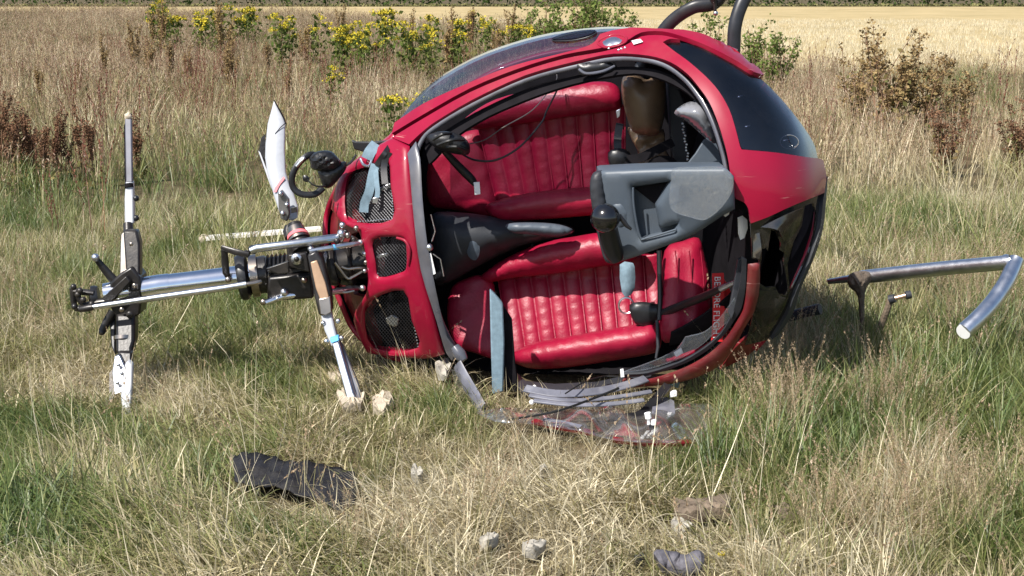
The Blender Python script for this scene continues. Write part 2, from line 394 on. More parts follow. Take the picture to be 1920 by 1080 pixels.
# ------------------------------------------------------------------ the wrecked helicopter, lying on its left side, nose to the viewer
CX, CY, E1, E2 = 1130.0, 420.0, (0.987, -0.16), (0.16, 0.987)
S_T = [-545, -526, -487, -417, -348, -194, -33, 116, 242, 342, 393, 420, 436]
T_T = [30, 100, 165, 215, 262, 350, 374, 366, 330, 230, 150, 95, 30]
S_Y = [-560, -526, -480, -417, -348, -194, 0, 150, 270, 340, 393, 420, 440]
Y_Y = [5.95, 5.72, 5.52, 5.41, 5.34, 5.20, 5.05, 4.93, 4.865, 4.885, 4.965, 5.07, 5.30]
SG = np.arange(-640, 521, 4.0); kk = np.exp(-(np.arange(-20, 21)*4/18.0)**2/2); kk /= kk.sum()
TG = np.convolve(np.pad(np.interp(SG, S_T, T_T), 20, mode='edge'), kk, 'valid'); YG = np.convolve(np.pad(np.interp(SG, S_Y, Y_Y), 20, mode='edge'), kk, 'valid')
def Dp(px, py):                                     # the fuselage skin: distance of its front surface
    dx, dy = px - CX, py - CY; s = dx*E1[0] + dy*E1[1]; t = dx*E2[0] + dy*E2[1]
    T = np.interp(s, SG, TG)*1.015; q = min(abs(t)/T, 0.993)
    return float(np.interp(s, SG, YG) + 0.54*(T/380)*(1 - math.sqrt(1 - q*q)))

heli = empty('crashed_helicopter', (0.35, 5.5, 0))
tag(heli, 'wrecked red two-seat helicopter lying on its side in the grass, windscreen gone', 'helicopter')

TOPSIL = [(746,227),(800,164),(884,113),(964,83),(1039,64.5),(1131,54),(1188,54),(1255,58),(1281,59),(1318,67),(1344,79),(1373,87.5),(1396,106),(1419,129),(1436,149),
          (1468,184),(1496,218),(1519,250),(1531,273),(1540,305),(1549,331),(1545,375),(1539,429),(1522,484),(1496,544),(1482,587)]
BOTSIL = [(1452,630),(1405,678),(1340,718),(1260,742),(1184,752),(1050,750),(940,730),(860,705),(770,690),(700,668),(654,627),(633,586),(608,520),(597,440),(603,392),(625,350),(654,313),(686,288),(722,262)]
SIL = TOPSIL + BOTSIL
SILC = SIL; SIL = [p for i in range(len(SILC)) for p in cr([SILC[i-1], SILC[i], SILC[(i+1) % len(SILC)], SILC[(i+2) % len(SILC)]], n=3)[3:6]]
ring0 = [W(x, y, Dp(x, y)) for x, y in SIL]
cxw = sum(p.x for p in ring0)/len(ring0); czw = 0.66
spec = [(0.0, .985, 0), (.22, 1.0, .2), (.5, .985, .5), (.85, .86, .8), (1.25, .62, 1), (1.7, .36, 1), (2.1, .22, 1), (3.1, .16, 1)]
rings = []
for dy, sc, bl in spec:
    r = []
    for (sx_, sy_), p in zip(SIL, ring0):
        y = (p.y*(1-bl) + 5.55*bl) + dy
        if dy < .4 and sy_ > 640 and 760 < sx_ < 1420: y += .42*(1 - dy/.5)      # crushed ground side starts further back
        r.append(Vector((cxw + (p.x-cxw)*sc, y, max(czw + (p.z-czw)*sc, -0.02))))
    rings.append(r)
n = len(SIL)
shell, dglass = [], []
for k in range(len(rings)-1):
    for i in range(n):
        j = (i+1) % n
        q = (k*n+i, k*n+j, (k+1)*n+j, (k+1)*n+i)
        (dglass if (k in (0, 1, 2) and 0 <= i < 18) else shell).append(q)
shell.append(tuple((len(rings)-1)*n + i for i in range(n)))
allv = [p for r in rings for p in r]
o = obj('fuselage_shell', allv, shell, RED, heli); solid(o, .02, LINING)
o = obj('cabin_window', allv, dglass, GLASS, heli)

# door glass along the upper side, the red strips beside it, the arch round the windscreen opening
DG_LOW = [(795,195),(861,164),(958,125),(1056,100),(1100,88),(1116,79),(1126,66),(1150,59),(1188,55)]
patch('door_window', [(746,227)] + TOPSIL[1:7] + DG_LOW[::-1], GLASST, heli, thick=0, step=8)
GAP = [(737,256),(795,221),(884,171),(973,135),(1059,109),(1131,96),(1174,84),(1203,68),(1241,66),(1275,74)]
STRIP_LOW = [(x, y-4) for x, y in GAP]
patch('door_frame', [(742,232),(795,197),(861,166),(958,127),(1056,102),(1100,90),(1116,81),(1126,67),(1150,60),(1188,55),(1255,58),(1281,59),(1318,67),(1344,79),(1373,87.5),(1396,106),(1419,129),(1430,143),(1410,137),(1381,118),(1338,95),(1304,80)] + STRIP_LOW[::-1], RED, heli, off=-.007, thick=.018, step=7, inner=TRIM)
patch('door_gap', [(p[0], p[1]-8) for p in GAP] + [(p[0], p[1]+8) for p in GAP[::-1]], LINING, heli, off=.016, thick=.01, step=12)
ARCH_IN = [(769,272),(790,252),(815,232),(887,189),(987,143),(1082,117),(1152,103),(1218,107),(1258,119),(1290,141),(1310,164),(1330,192),(1347,232),(1361,278),(1367,307),(1374,359)]
ARCH_OUT = [(1390,281),(1387,275),(1379,244),(1367,207),(1347,172),(1324,146),(1292,118),(1264,98),(1243,82),(1256,76),(1275,77)]
# windscreen arch, nose panel and torn edge are one moulding
NOSE = [(1374,359),(1380,372),(1396,380),(1403,392),(1407,418),(1439,406),(1482,386),(1522,370),(1542,362),(1546,331),(1540,302),(1536,299),(1505,295),(1453,287)]
GAPL = [(x, y+3.5) for x, y in GAP]
patch('windscreen_frame', ARCH_IN[:1] + ARCH_IN[1:] + NOSE[1:] + ARCH_OUT + GAPL[::-1][1:], RED, heli, off=-.007, thick=.02, step=7, inner=TRIM)
# chin windows
CH_UP = [(1246,82),(1258,77.5),(1275,77),(1304,82),(1338,97),(1381,120),(1410,138),(1433,149),(1468,184),(1496,218),(1519,250),(1531,273),(1537,298)] + [(1505,293),(1453,285),(1393,279),(1389,272),(1381,243),(1369,206),(1349,171),(1326,145),(1294,117),(1266,97)]
patch('chin_window', CH_UP, GLASSD, heli, off=.006, thick=.005, step=8)
CH_LO = [(1407,420),(1439,408),(1482,388),(1522,372),(1543,364),(1545,375),(1539,429),(1522,484),(1496,544),(1482,587),(1440,640),(1398,650),(1413,590),(1420,560),(1424,530),(1424,489),(1410,486),(1409,450)]
HOLE = [(1447,431),(1457,437),(1466,458),(1464,470),(1473,476),(1471,492),(1477,520),(1481,545),(1476,556),(1462,552),(1455,539),(1438,541),(1424,533),(1426,508),(1429,486),(1430,468),(1437,466),(1441,472)]
SLIT = [(1512,386),(1528,380),(1534,400),(1530,440),(1518,478),(1500,516),(1484,548),(1480,520),(1479,495),(1490,455),(1506,424)]
patch('broken_chin_window', CH_LO, GLASSB, heli, holes=[HOLE, SLIT], off=.006, thick=.006, step=10)
patch('chin_rim', [(1543,360),(1549,331),(1546,375),(1540,429),(1523,484),(1497,544),(1484,587),(1455,628),(1446,634),(1474,588),(1491,544),(1516,488),(1534,429),(1540,380)], TRIM, heli, off=-.006, thick=.02, step=8)
for sh in ([(1426,426),(1470,404),(1506,390),(1500,420),(1484,446),(1470,452),(1460,432),(1446,428)], [(1424,544),(1440,545),(1456,544),(1464,556),(1474,560),(1452,600),(1420,618),(1416,590)], [(1412,440),(1424,436),(1428,470),(1424,486),(1412,482)]):
    patch('chin_shard', sh, GLASSB, heli, depth=lambda x, y: Dp(x, y) - .012 + .02*math.sin(x*.06+y*.04), thick=.004, step=9)
patch('chin_lining', [(1412,424),(1450,410),(1520,378),(1540,380),(1530,430),(1512,488),(1486,548),(1468,594),(1440,634),(1380,672),(1320,700),(1250,716),(1250,690),(1340,640),(1390,590),(1404,520)], LINING, heli, off=.16, thick=.012, step=14)
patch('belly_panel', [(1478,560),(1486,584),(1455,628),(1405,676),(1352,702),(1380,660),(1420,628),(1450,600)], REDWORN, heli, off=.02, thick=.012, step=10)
LOWBAND = [(1402,492),(1423,489),(1423,530),(1414,578),(1396,610),(1377,645),(1351,679),(1300,704),(1245,716),(1180,722),(1167,709),(1216,706),(1284,684),(1329,658),(1361,628),(1380,600),(1393,576),(1399,540)]
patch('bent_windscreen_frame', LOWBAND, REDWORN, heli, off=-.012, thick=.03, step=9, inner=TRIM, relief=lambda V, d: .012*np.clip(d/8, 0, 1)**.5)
patch('frame_lip', [(1390,484),(1400,490),(1398,540),(1390,580),(1376,604),(1357,630),(1325,660),(1282,684),(1215,706),(1168,709),(1167,704),(1214,701),(1280,679),(1322,654),(1352,627),(1372,592),(1385,545),(1390,510)], TRIM, heli, off=.004, thick=.012, step=8)
patch('windscreen_remnant', [(1364,582),(1378,562),(1384,588),(1370,604),(1346,624),(1318,650),(1278,676),(1214,698),(1168,703),(1230,680),(1268,660),(1284,637),(1320,628),(1345,607)], SHARD, heli, off=.012, thick=.005, step=9)
patch('torn_edge', [(1366,372),(1376,364),(1390,382),(1400,384),(1403,400),(1396,412),(1386,398),(1376,404)], LINING, heli, off=.05, thick=.01, step=8)
pillow('torn_foam', [(1383,408),(1392,404),(1401,412),(1402,428),(1396,446),(1388,450),(1384,438)], 4.97, .012, 6, PAPER, heli, step=5)
pillow('bolt_cover', [(1361,395),(1364,391),(1368,393),(1367,402),(1360,407),(1356,403)], 4.95, .008, 4, PAPER, heli, step=3)
prism('torn_upright', [(1384,486),(1396,482),(1394,520),(1386,562),(1372,600),(1366,586),(1374,545)], 4.99, .02, TRIM, heli)
# rubber seal round the opening
SEALP = [(862,664),(846,640),(829,606),(815,560),(801,505),(792,450),(787,400),(782,345),(780,300),(790,266),(815,240),(887,197),(987,151),(1082,125),(1152,111),(1214,114),(1252,126),(1283,149),(1303,172),(1322,200),(1339,238),(1353,282),(1360,312),(1368,362)]
sp = cr(SEALP, n=4); mb = MB()
pts = [W(x, y, Dp(x, y)+.012) for x, y in sp]
rad = [.009]*len(pts)
v, f = tube_w(pts, rad, seg=10, flat=.8); mb.add(v, f); mb.build('opening_seal', SEAL, heli)
patch('seal_band', [(768,290),(772,321),(780,415),(792,504),(821,598),(838,655),(850,672),(868,664),(860,651),(841,627),(821,545),(804,451),(796,374),(792,300),(784,268)], SEAL, heli, off=-.014, thick=.02, step=7, relief=lambda V, d: .006*np.clip(d/7, 0, 1)**.5)
tube('seal_end_cap', [(852,650,5.30,9),(862,664,5.29,12),(870,676,5.28,8)], SEAL, heli, smooth=3)
patch('inner_lip', [(780,262),(815,236),(887,193),(987,147),(1082,121),(1152,107),(1218,111),(1256,124),(1288,146),(1330,200),(1347,240),(1361,285),(1372,362),(1362,362),(1350,300),(1336,248),(1320,202),(1284,160),(1240,134),(1180,121),(1090,136),(1000,164),(900,208),(840,246),(800,290),(790,300)], LINING, heli, off=.05, thick=.012, step=12)

# cowling with three mesh grilles
GR_U = [(652,331),(690,312),(727,301),(733,350),(736,411),(670,417),(648,401)]
GR_M = [(701,449),(751,445),(761,458),(762,500),(751,511),(711,519),(704,490)]
GR_L = [(698,562),(757,545),(772,600),(784,652),(701,653),(684,592)]
COWL = [(737,258),(700,279),(672,297),(648,318),(630,352),(622,392),(641,417),(674,435),(683,464),(691,521),(687,549),(668,580),(664,600),(676,635),(690,662),(740,668),(800,672),(834,664),(816,600),(792,512),(779,420),(770,330),(768,274)]
patch('engine_cowling', COWL, RED, heli, holes=[cr(g, True, 3) for g in (GR_U, GR_M, GR_L)], thick=.035, step=6, inner=TRIM, relief=lambda V, d: .015*np.clip(d/8, 0, 1)**.5)
SIDE = [(737,258),(686,286),(654,311),(625,348),(604,388),(598,430),(609,520),(634,586),(655,626),(684,656),(700,668),(690,640),(676,600),(690,560),(700,500),(690,450),(660,415),(640,390),(660,330),(700,290)]
MH = [(628,470),(640,440),(662,432),(682,450),(690,490),(688,540),(668,566),(645,560),(630,520)]
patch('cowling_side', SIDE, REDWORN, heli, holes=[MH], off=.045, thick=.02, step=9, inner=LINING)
patch('gearbox_recess', [(x*1.0, y*1.0) for x, y in cr([(612,450),(640,420),(680,430),(705,490),(700,560),(660,590),(622,560)], True, 3)], LINING, heli, off=.13, thick=.02, step=14)
def grille(name, poly):
    P = np.array(poly); x0, y0 = P.min(0)-2; x1, y1 = P.max(0)+2; mb = MB(); st = 4.6
    for fam in (0, 1):
        c = -400.0
        while c < 700:
            seg = []
            ts = np.linspace(0, 1, 60)
            xs = x0 + (x1-x0)*ts; k = 1.15 if fam == 0 else -1.15
            ys = (y0 if fam == 0 else y1) + c + k*(xs - x0)
            c += st*1.5
            ins = inside(np.c_[xs, ys], [tuple(p) for p in (P - P.mean(0))*1.06 + P.mean(0)])
            run = []
            for a, b, q in list(zip(xs, ys, ins)) + [(0, 0, False)]:
                if q: run.append((a, b))
                else:
                    if len(run) > 2:
                        rr = [run[0], run[len(run)//2], run[-1]]
                        v, f = tube_w([W(a2, b2, Dp(a2, b2) + .026 + .0015*fam) for a2, b2 in rr], .0011, seg=4, caps=False); mb.add(v, f)
                    run = []
    g = mb.build(name, MESHW, heli, smooth=False); return g
for g in (GR_U, GR_M, GR_L): grille('grille', g)
for g in (GR_U, GR_M, GR_L):
    P = np.array(g); q = (P-P.mean(0))*1.12 + P.mean(0)
    patch('radiator_core', [tuple(a) for a in q], LINING, heli, off=.11, thick=.02, step=20)
prism('radiator_fitting', [(722,598),(735,590),(748,597),(746,610),(738,614),(726,607)], Dp(735,600)+.055, .012, ALU, heli)  # added diamond plate, stands in for light seen through the mesh
prism('radiator_fitting', [(712,352),(734,342),(734,352),(716,360)], Dp(722,350)+.05, .01, ALU, heli)
prism('radiator_fitting', [(704,479),(726,474),(728,480),(706,486)], Dp(716,480)+.05, .01, ALU, heli)
for x0, y0, x1, y1, m in ((734,348,738,412,7), (671,416,735,411,7), (772,585,784,650,6)):
    mb = MB()
    for i in range(m*2):
        t = i/(m*2-1); x = x0+(x1-x0)*t; y = y0+(y1-y0)*t
        v, f = ball_w(W(x, y, Dp(x, y)+.012), .0038, seg=6, rings=4); mb.add(v, f)
    mb.build('rivet_row', ALU, heli)
# scoop dimple beside the middle grille
tube('scoop_edge', [(744,446,Dp(744,446)-.02,2.5),(760,452,Dp(760,452)-.024,3),(768,470,Dp(768,470)-.025,3),(766,496,Dp(766,496)-.02,2.5)], RED, heli, smooth=4)

# exterior small fittings on the upper side
pillow('fuel_cap', cr([(1128,77),(1140,70),(1152,68),(1166,71),(1168,77),(1156,83),(1136,86)], True, 3), lambda x, y: Dp(x, y)-.012, .012, 6, ALU, heli, step=5)
tube('fuel_cap_ring', [(x, y, Dp(x, y)-.012, 2.6) for x, y in cr([(1121,80),(1133,71),(1152,65),(1172,69),(1174,78),(1158,86),(1134,89)], True, 4)], RED, heli, closed=True)
patch('window_vent', cr([(1036,76),(1060,66),(1095,60),(1118,60),(1104,69),(1072,76)], True, 4), GLASSD, heli, off=-.008, thick=.006, step=7)
tube('window_vent_rim', [(x, y, Dp(x, y)-.008, 1.5) for x, y in cr([(1036,76),(1060,66),(1095,60),(1118,60),(1104,69),(1072,76)], True, 4)], BLACKP, heli, closed=True)
patch('sticker', [(1186,82),(1202,79),(1207,84),(1190,89)], PAPER, heli, off=-.014, thick=.002, step=6)
for x, y in ((1142,91), (1165,92), (1172,90), (1160,94)):
    v, f = ball_w(W(x, y, Dp(x, y)-.008), .006, seg=8, rings=5); obj('latch_screw', v, f, ALU, heli)
for x, y in ((1388,180), (1474,262), (1402,236)):
    prism('window_fitting', [(x-6, y+1), (x+5, y-2), (x+6, y+1), (x-5, y+4)], Dp(x, y)+.03, .012, ALU, heli)
tube('vent_ring', [(1480+17*math.cos(a), 266+13*math.sin(a), Dp(1480,266)+.02, 1.1) for a in np.linspace(0, 2*math.pi, 22)[:-1]], ALU, heli, closed=True, seg=6)
tube('door_stay', [(1370,150,5.5,7),(1404,182,5.45,9),(1450,232,5.35,9)], TRIM, heli)

# ---------------------------------------------------------------- cabin
def Yin(px, py): return 5.86 - (px - 950)*.00035
o = patch('bulkhead', cr([(790,300),(850,190),(1000,120),(1180,90),(1330,150),(1400,300),(1420,480),(1370,610),(1250,690),(1000,705),(870,670),(800,520)], True, 3), LINING, heli, depth=lambda x, y: 6.0 if y < 560 else 6.0-(y-560)*.0022, thick=.03, step=40)
o = patch('cabin_floor', [(1330,200),(1375,260),(1405,380),(1405,480),(1385,580),(1335,640),(1300,600),(1320,400),(1300,280)], LINING, heli, depth=lambda x, y: 5.95-(x-1300)*.007, thick=.03, step=25)

def seat(name, quad, up_b, lo_b, rows, Yq, head, rough=0):
    # backrest with stitched channels
    nu, nv = 121, 34; v, f = [], []; q = [np.array(p, float) for p in quad]; m = rows
    rs = np.random.default_rng(int(quad[0][0])); ph = rs.uniform(0, 6, m+1)
    for i in range(nu):
        a = i/(nu-1)
        for j in range(nv):
            b = j/(nv-1); p = (1-a)*((1-b)*q[0] + b*q[3]) + a*((1-b)*q[1] + b*q[2])
            c = a*m; fr = c - math.floor(c); k = int(min(c, m-1e-6))
            ch = (1 - abs(2*fr-1)**2.2)**.75 if 0 < fr < 1 else 0
            pk = .0009*math.sin(b*34 + ph[k] + 3*math.sin(b*5+ph[k]))*math.sin(fr*math.pi) + .0005*math.sin(b*70+2*ph[k]+fr*4)
            e = .0100*ch + pk + .006*math.sin(a*5+b*3+ph[0])
            v.append(W(p[0], p[1], Yq(p[0], p[1]) - e))
    for i in range(nu-1):
        for j in range(nv-1): f.append((i*nv+j, i*nv+j+1, (i+1)*nv+j+1, (i+1)*nv+j))
    s = obj('seat', v, f, LEATHER, heli, sharp=80); s.name = name; solid(s, .03)
    mb = MB()                                        # piped seams between the channels
    for k in range(0, m+1):
        a = k/m; ln = []
        for b in np.linspace(.01, .99, 10):
            p = (1-a)*((1-b)*q[0] + b*q[3]) + a*((1-b)*q[1] + b*q[2]); ln.append(W(p[0], p[1], Yq(p[0], p[1]) - .0035))
        vv, ff = tube_w(ln, .0032, seg=5); mb.add(vv, ff)
    mb.build('seam_piping', LEATHER, s)
    for nm, b in (('side_bolster', up_b), ('side_bolster', lo_b)):
        pillow(nm, b[0], b[1], b[2], b[3], LEATHER, s, step=7, back=.8, bump=lambda x, y: .0016*np.sin(x*.09+y*.05) + .0010*np.sin(x*.33-y*.11))
    pillow('headrest', head[0], head[1], head[2], head[3], LEATHER, s, step=8, bump=lambda x, y: .002*np.sin(x*.1+y*.13))
    return s
YU = lambda x, y: 5.80 - (x-900)*.0004
seat('cabin_seat', [(896,236),(1172,196),(1172,352),(936,398)],
     (cr([(866,232),(884,212),(930,186),(1000,168),(1080,156),(1135,153),(1158,162),(1165,182),(1160,204),(1100,214),(1010,228),(940,238),(890,242)], True, 3), lambda x, y: 5.76-(x-900)*.0004, .055, 34),
     (cr([(910,392),(925,378),(990,362),(1060,354),(1140,350),(1152,372),(1148,398),(1080,406),(1000,413),(940,416)], True, 3), lambda x, y: 5.74-(x-900)*.0004, .075, 28),
     9, YU, (cr([(812,276),(850,258),(884,244),(905,250),(922,300),(940,380),(930,412),(890,402),(850,394),(804,384),(800,330)], True, 3), 5.86, .05, 26))
YL = lambda x, y: 5.80 - (x-930)*.0004 - max(0, y-520)*.0009
seat('cabin_seat', [(932,512),(1236,476),(1244,604),(958,670)],
     (cr([(900,520),(920,502),(960,478),(1018,455),(1080,443),(1130,436),(1190,440),(1200,470),(1180,492),(1125,500),(1040,514),(970,520),(915,530)], True, 3), lambda x, y: 5.72-(x-930)*.0004, .08, 34),
     (cr([(955,668),(980,652),(1012,640),(1080,628),(1150,616),(1226,604),(1240,620),(1238,652),(1220,664),(1150,676),(1070,688),(1005,692),(968,682)], True, 3), lambda x, y: 5.60-(x-950)*.0005, .085, 30),
     10, YL, (cr([(846,540),(880,520),(905,516),(925,530),(930,560),(955,668),(935,676),(890,662),(858,648),(838,600)], True, 3), lambda x, y: 5.74-max(0, y-540)*.0011, .04, 22))
# lower seat squab, right of the backrest
pillow('seat_squab', cr([(1246,470),(1280,452),(1310,446),(1322,480),(1334,540),(1332,600),(1312,628),(1268,640),(1240,636),(1238,560)], True, 3), lambda x, y: 5.46-(y-540)*.0006, .06, 26, LEATHER, heli, step=7, bump=lambda x, y: .003*np.sin(x*.16))
mb = MB()
for x in (1270, 1296, 1318):
    v, f = tubepx([(x-4, 470, 5.412, 1.4), (x+2, 540, 5.405, 1.4), (x-2, 622, 5.412, 1.4)], 4, seg=5); mb.add(v, f)
mb.build('squab_seam', LEATHER, heli)
# brown leather pad by the upper seat
pillow('brown_pad', cr([(1166,150),(1175,140),(1192,136),(1204,146),(1216,149),(1232,137),(1243,141),(1248,170),(1246,215),(1236,250),(1214,254),(1186,246),(1174,215),(1166,180)], True, 3), 5.48, .085, 46, BROWN, heli, step=6)
pillow('brown_pad_skirt', cr([(1178,238),(1214,248),(1244,242),(1248,280),(1262,312),(1200,316),(1196,284),(1184,262)], True, 3), 5.56, .03, 20, BROWN, heli, step=5, bump=lambda x, y: .016*np.sin((x*.5+y)*.22) + .006*np.sin(y*.4-x*.1))
prism('pad_rail', [(1250,150),(1266,140),(1284,190),(1294,300),(1290,320),(1262,316),(1256,230)], 5.52, .06, TRIM, heli, bev=.008)
pillow('broken_visor', cr([(1264,212),(1282,195),(1310,188),(1334,198),(1342,236),(1344,268),(1326,262),(1306,244),(1284,226)], True, 3), 5.10, .10, 34, mat('smoked_visor', (.20, .205, .225), .14, coat=1.0, var=.2), heli, step=5, back=.05)
prism('footwell_panel', [(1320,262),(1340,258),(1354,300),(1356,318),(1280,318),(1304,288)], 5.24, .015, SLATE, heli)
mb = MB()
for i in range(16):
    t = i/15; v, f = ball_w(W(1280+13*t+1.5*math.sin(i*2), 232+84*t, 5.30), .0045, seg=6, rings=4); mb.add(v, f)
mb.build('bead_chain', ALU, heli)
# central tunnel between the seats
pillow('centre_tunnel', cr([(806,404),(860,398),(940,408),(1010,418),(1060,420),(1078,432),(1060,446),(980,462),(900,498),(846,528),(812,532),(800,470)], True, 3), 5.72, .13, 46, TRIM, heli, step=9)
pillow('tunnel_panel', cr([(872,452),(880,444),(894,448),(900,470),(892,488),(878,480)], True, 3), 5.60, .012, 8, SLATE, heli, step=5)
pillow('collective_lever', cr([(950,420),(1000,417),(1050,421),(1076,433),(1050,443),(1000,440),(960,436)], True, 3), 5.56, .05, 12, SLATE, heli, step=5)
# instrument console thrown across the opening
CON = [(1124,322),(1130,320),(1240,315),(1360,314),(1376,330),(1378,392),(1356,404),(1300,440),(1230,468),(1164,490),(1150,488),(1140,470),(1128,400),(1122,350)]
RECC = [(1186,350),(1256,340),(1230,384),(1238,428),(1270,420),(1262,434),(1204,447),(1196,430)]
def Ycon(x, y): return 4.84 + (1376-x)*.0007 + (y-400)*.0004
patch('instrument_console', CON, SLATE, heli, holes=[RECC], depth=Ycon, thick=.16, step=7, relief=lambda V, d: .020*np.clip(d/10, 0, 1)**.55, slab=True)
patch('console_recess', [(x, y) for x, y in [(1182,346),(1262,336),(1238,384),(1246,426),(1278,416),(1270,440),(1200,452)]], SLATE, heli, depth=lambda x, y: Ycon(x, y) + .045, thick=.01, step=8)
patch('recess_opening', [(1189,352),(1253,342),(1229,384)], LINING, heli, depth=lambda x, y: Ycon(x, y)+.034, thick=.004, step=9)
tube('recess_lip', [(1187,352,Ycon(1187,352)-.02,2.2),(1189,390,Ycon(1189,390)-.024,2.2),(1200,444,Ycon(1200,444)-.02,2.4),(1214,446,Ycon(1214,446)-.02,2.2),(1268,430,Ycon(1268,430)-.02,1.8)], SLATE, heli, smooth=4)
pillow('console_end_cap', cr([(1112,326),(1124,321),(1130,322),(1134,360),(1140,410),(1150,460),(1158,490),(1144,494),(1130,480),(1112,400),(1106,350)], True, 3), 4.99, .03, 10, TRIM, heli, step=5, back=3)
pillow('console_switch', [(1140,385),(1164,377),(1176,390),(1180,425),(1156,432),(1148,405)], lambda x, y: Ycon(x, y)-.015, .014, 5, SLATE, heli, step=5)
mb = MB(); v, f = ball_w(W(1135, 409, 4.855), .049, seg=24, rings=16); mb.add(v, f); kn = mb.build('grip_knob', mat('gloss_black', (.006, .006, .007), .16, coat=.5, var=.1), heli)
tube('grip_handle', [(1139,424,4.90,18),(1145,452,4.93,19),(1152,474,4.95,18),(1156,486,4.96,13)], BLACKP, heli, smooth=4, seg=18)
tube('grip_trigger', [(1160,404,4.86,5),(1176,424,4.86,4),(1184,430,4.86,2.5)], BLACKP, heli)
patch('windscreen_shard', cr([(1262,316),(1300,314),(1350,314),(1372,330),(1372,360),(1350,392),(1322,412),(1296,408),(1262,396),(1254,372),(1258,340)], True, 2), SHARD, heli, depth=lambda x, y: Ycon(x, y)-.06-.0002*(x-1262), thick=.005, step=12)
# stray belts, cords, tags
def strap(name, pts, wpx, m, thick=.004, parent=None, normal=None):
    pp = cr(pts, n=5); w = [W(*p) for p in pp]; v, f = strip(w, wpx*MPP(w[0]), thick, normal)
    return obj(name, v, f, m, parent or heli)
tube('control_cable', [(1048,152,5.62,1.5),(1044,170,5.6,1.7),(1025,208,5.6,1.7),(1015,230,5.58,1.7),(975,275,5.56,1.9),(930,300,5.56,2.0),(890,300,5.58,2.0),(862,286,5.62,2.0)], CABLE, heli, smooth=6, seg=6)
tube('thin_cord', [(1044,140,5.60,.9),(1040,155,5.58,1),(1000,205,5.56,1),(945,238,5.56,1),(905,264,5.58,1),(860,272,5.62,1)], mat('grey_cord', (.15, .13, .12), .7), heli, smooth=6, seg=5)
pillow('roof_handle', cr([(1082,122),(1100,117),(1140,112),(1156,122),(1150,134),(1110,140),(1088,140)], True, 3), 5.25, .02, 8, BLACKP, heli, step=5)
tube('grab_rail', [(1086,130,5.22,2.6),(1100,138,5.2,3),(1130,134,5.2,3),(1152,124,5.22,2.6)], SEAL, heli, smooth=5, seg=8)
pillow('roof_console', cr([(800,256),(830,246),(862,252),(880,270),(878,290),(850,288),(820,280)], True, 3), 5.42, .05, 14, BLACKP, heli, step=6)
tube('roof_lever', [(830,280,5.45,6),(860,312,5.5,8),(884,336,5.52,8),(890,346,5.53,5)], BLACKP, heli, smooth=4)
for a in ((812,262,846,250), (820,272,870,262), (838,276,872,282)):
    tube('roof_wiring', [(a[0], a[1], 5.36, 3), ((a[0]+a[2])/2, (a[1]+a[3])/2-4, 5.34, 3.4), (a[2], a[3], 5.38, 3)], CABLE, heli, smooth=4, seg=7)
prism('white_tag', [(888,342),(899,341),(901,364),(890,366)], 5.50, .006, PAPER, heli, bev=.001)
prism('frame_label', [(797,477),(808,474),(817,513),(806,518)], Dp(806,495)-.012, .002, PAPER, heli, bev=0)
v, f = ball_w(W(805, 464, Dp(800,464)-.01), .014, seg=12, rings=8); obj('frame_bolt', v, f, ALU, heli)
tube('wire_clip', [(808,402,5.27,1.2),(816,434,5.27,1.2),(810,452,5.27,1.2)], ALU, heli, seg=6)
tube('wire_clip', [(812,476,5.28,1.2),(826,486,5.28,1.2),(832,518,5.28,1.2)], ALU, heli, seg=6)
strap('belt_black', [(1162,232,5.58),(1158,260,5.54),(1160,285,5.52),(1172,300,5.48)], 14, BLACKP, .006)
pillow('belt_reel', cr([(1140,286),(1160,278),(1180,284),(1184,304),(1168,318),(1146,316)], True, 3), 5.46, .03, 10, BLACKP, heli, step=5)
strap('belt_black', [(1170,300,5.44),(1200,296,5.43),(1226,284,5.42),(1262,266,5.44)], 17, LINING, .006)
strap('belt_black', [(1212,318,5.42),(1230,300,5.42),(1256,300,5.43),(1270,314,5.44)], 13, LINING, .006)
prism('belt_clasp', [(1155,208),(1163,204),(1162,218),(1157,222)], 5.50, .008, ALU, heli, bev=.001)
pillow('belt_buckle', cr([(1162,496),(1182,492),(1190,500),(1190,540),(1178,556),(1166,548)], True, 2), 5.52, .016, 6, SLATED, heli, step=5)
tube('belt_ring', [(1174+14*math.cos(a), 573+15*math.sin(a), 5.53, 2.0) for a in np.linspace(0, 2*math.pi, 20)[:-1]], ALU, heli, closed=True, seg=7)
pillow('pedal_bracket', cr([(1180,572),(1210,566),(1250,572),(1276,560),(1272,596),(1240,600),(1214,612),(1190,606)], True, 3), 5.44, .03, 12, BLACKP, heli, step=6)
tube('pedal_rod', [(1240,588,5.42,8),(1290,568,5.30,8),(1320,556,5.20,8),(1362,536,5.06,6),(1380,528,5.02,5)], BLACKP, heli, smooth=3)
tube('pedal_rod_tip', [(1352,541,5.08,6.6),(1380,528,5.01,4.6)], ALU, heli)
tube('seat_post', [(1236,470,5.44,5),(1238,560,5.42,5),(1236,600,5.40,5)], BLACKP, heli)
tube('seat_post', [(1232,600,5.36,3.5),(1234,650,5.34,3.5),(1230,672,5.33,2.5)], TRIM, heli)
prism('slate_post', [(918,543),(926,550),(943,570),(946,640),(944,735),(923,740),(920,640)], 5.30, .03, SLATED, heli, bev=.006)
prism('dark_post', [(944,575),(960,600),(966,680),(974,735),(946,737)], 5.34, .03, LINING, heli, bev=.004)
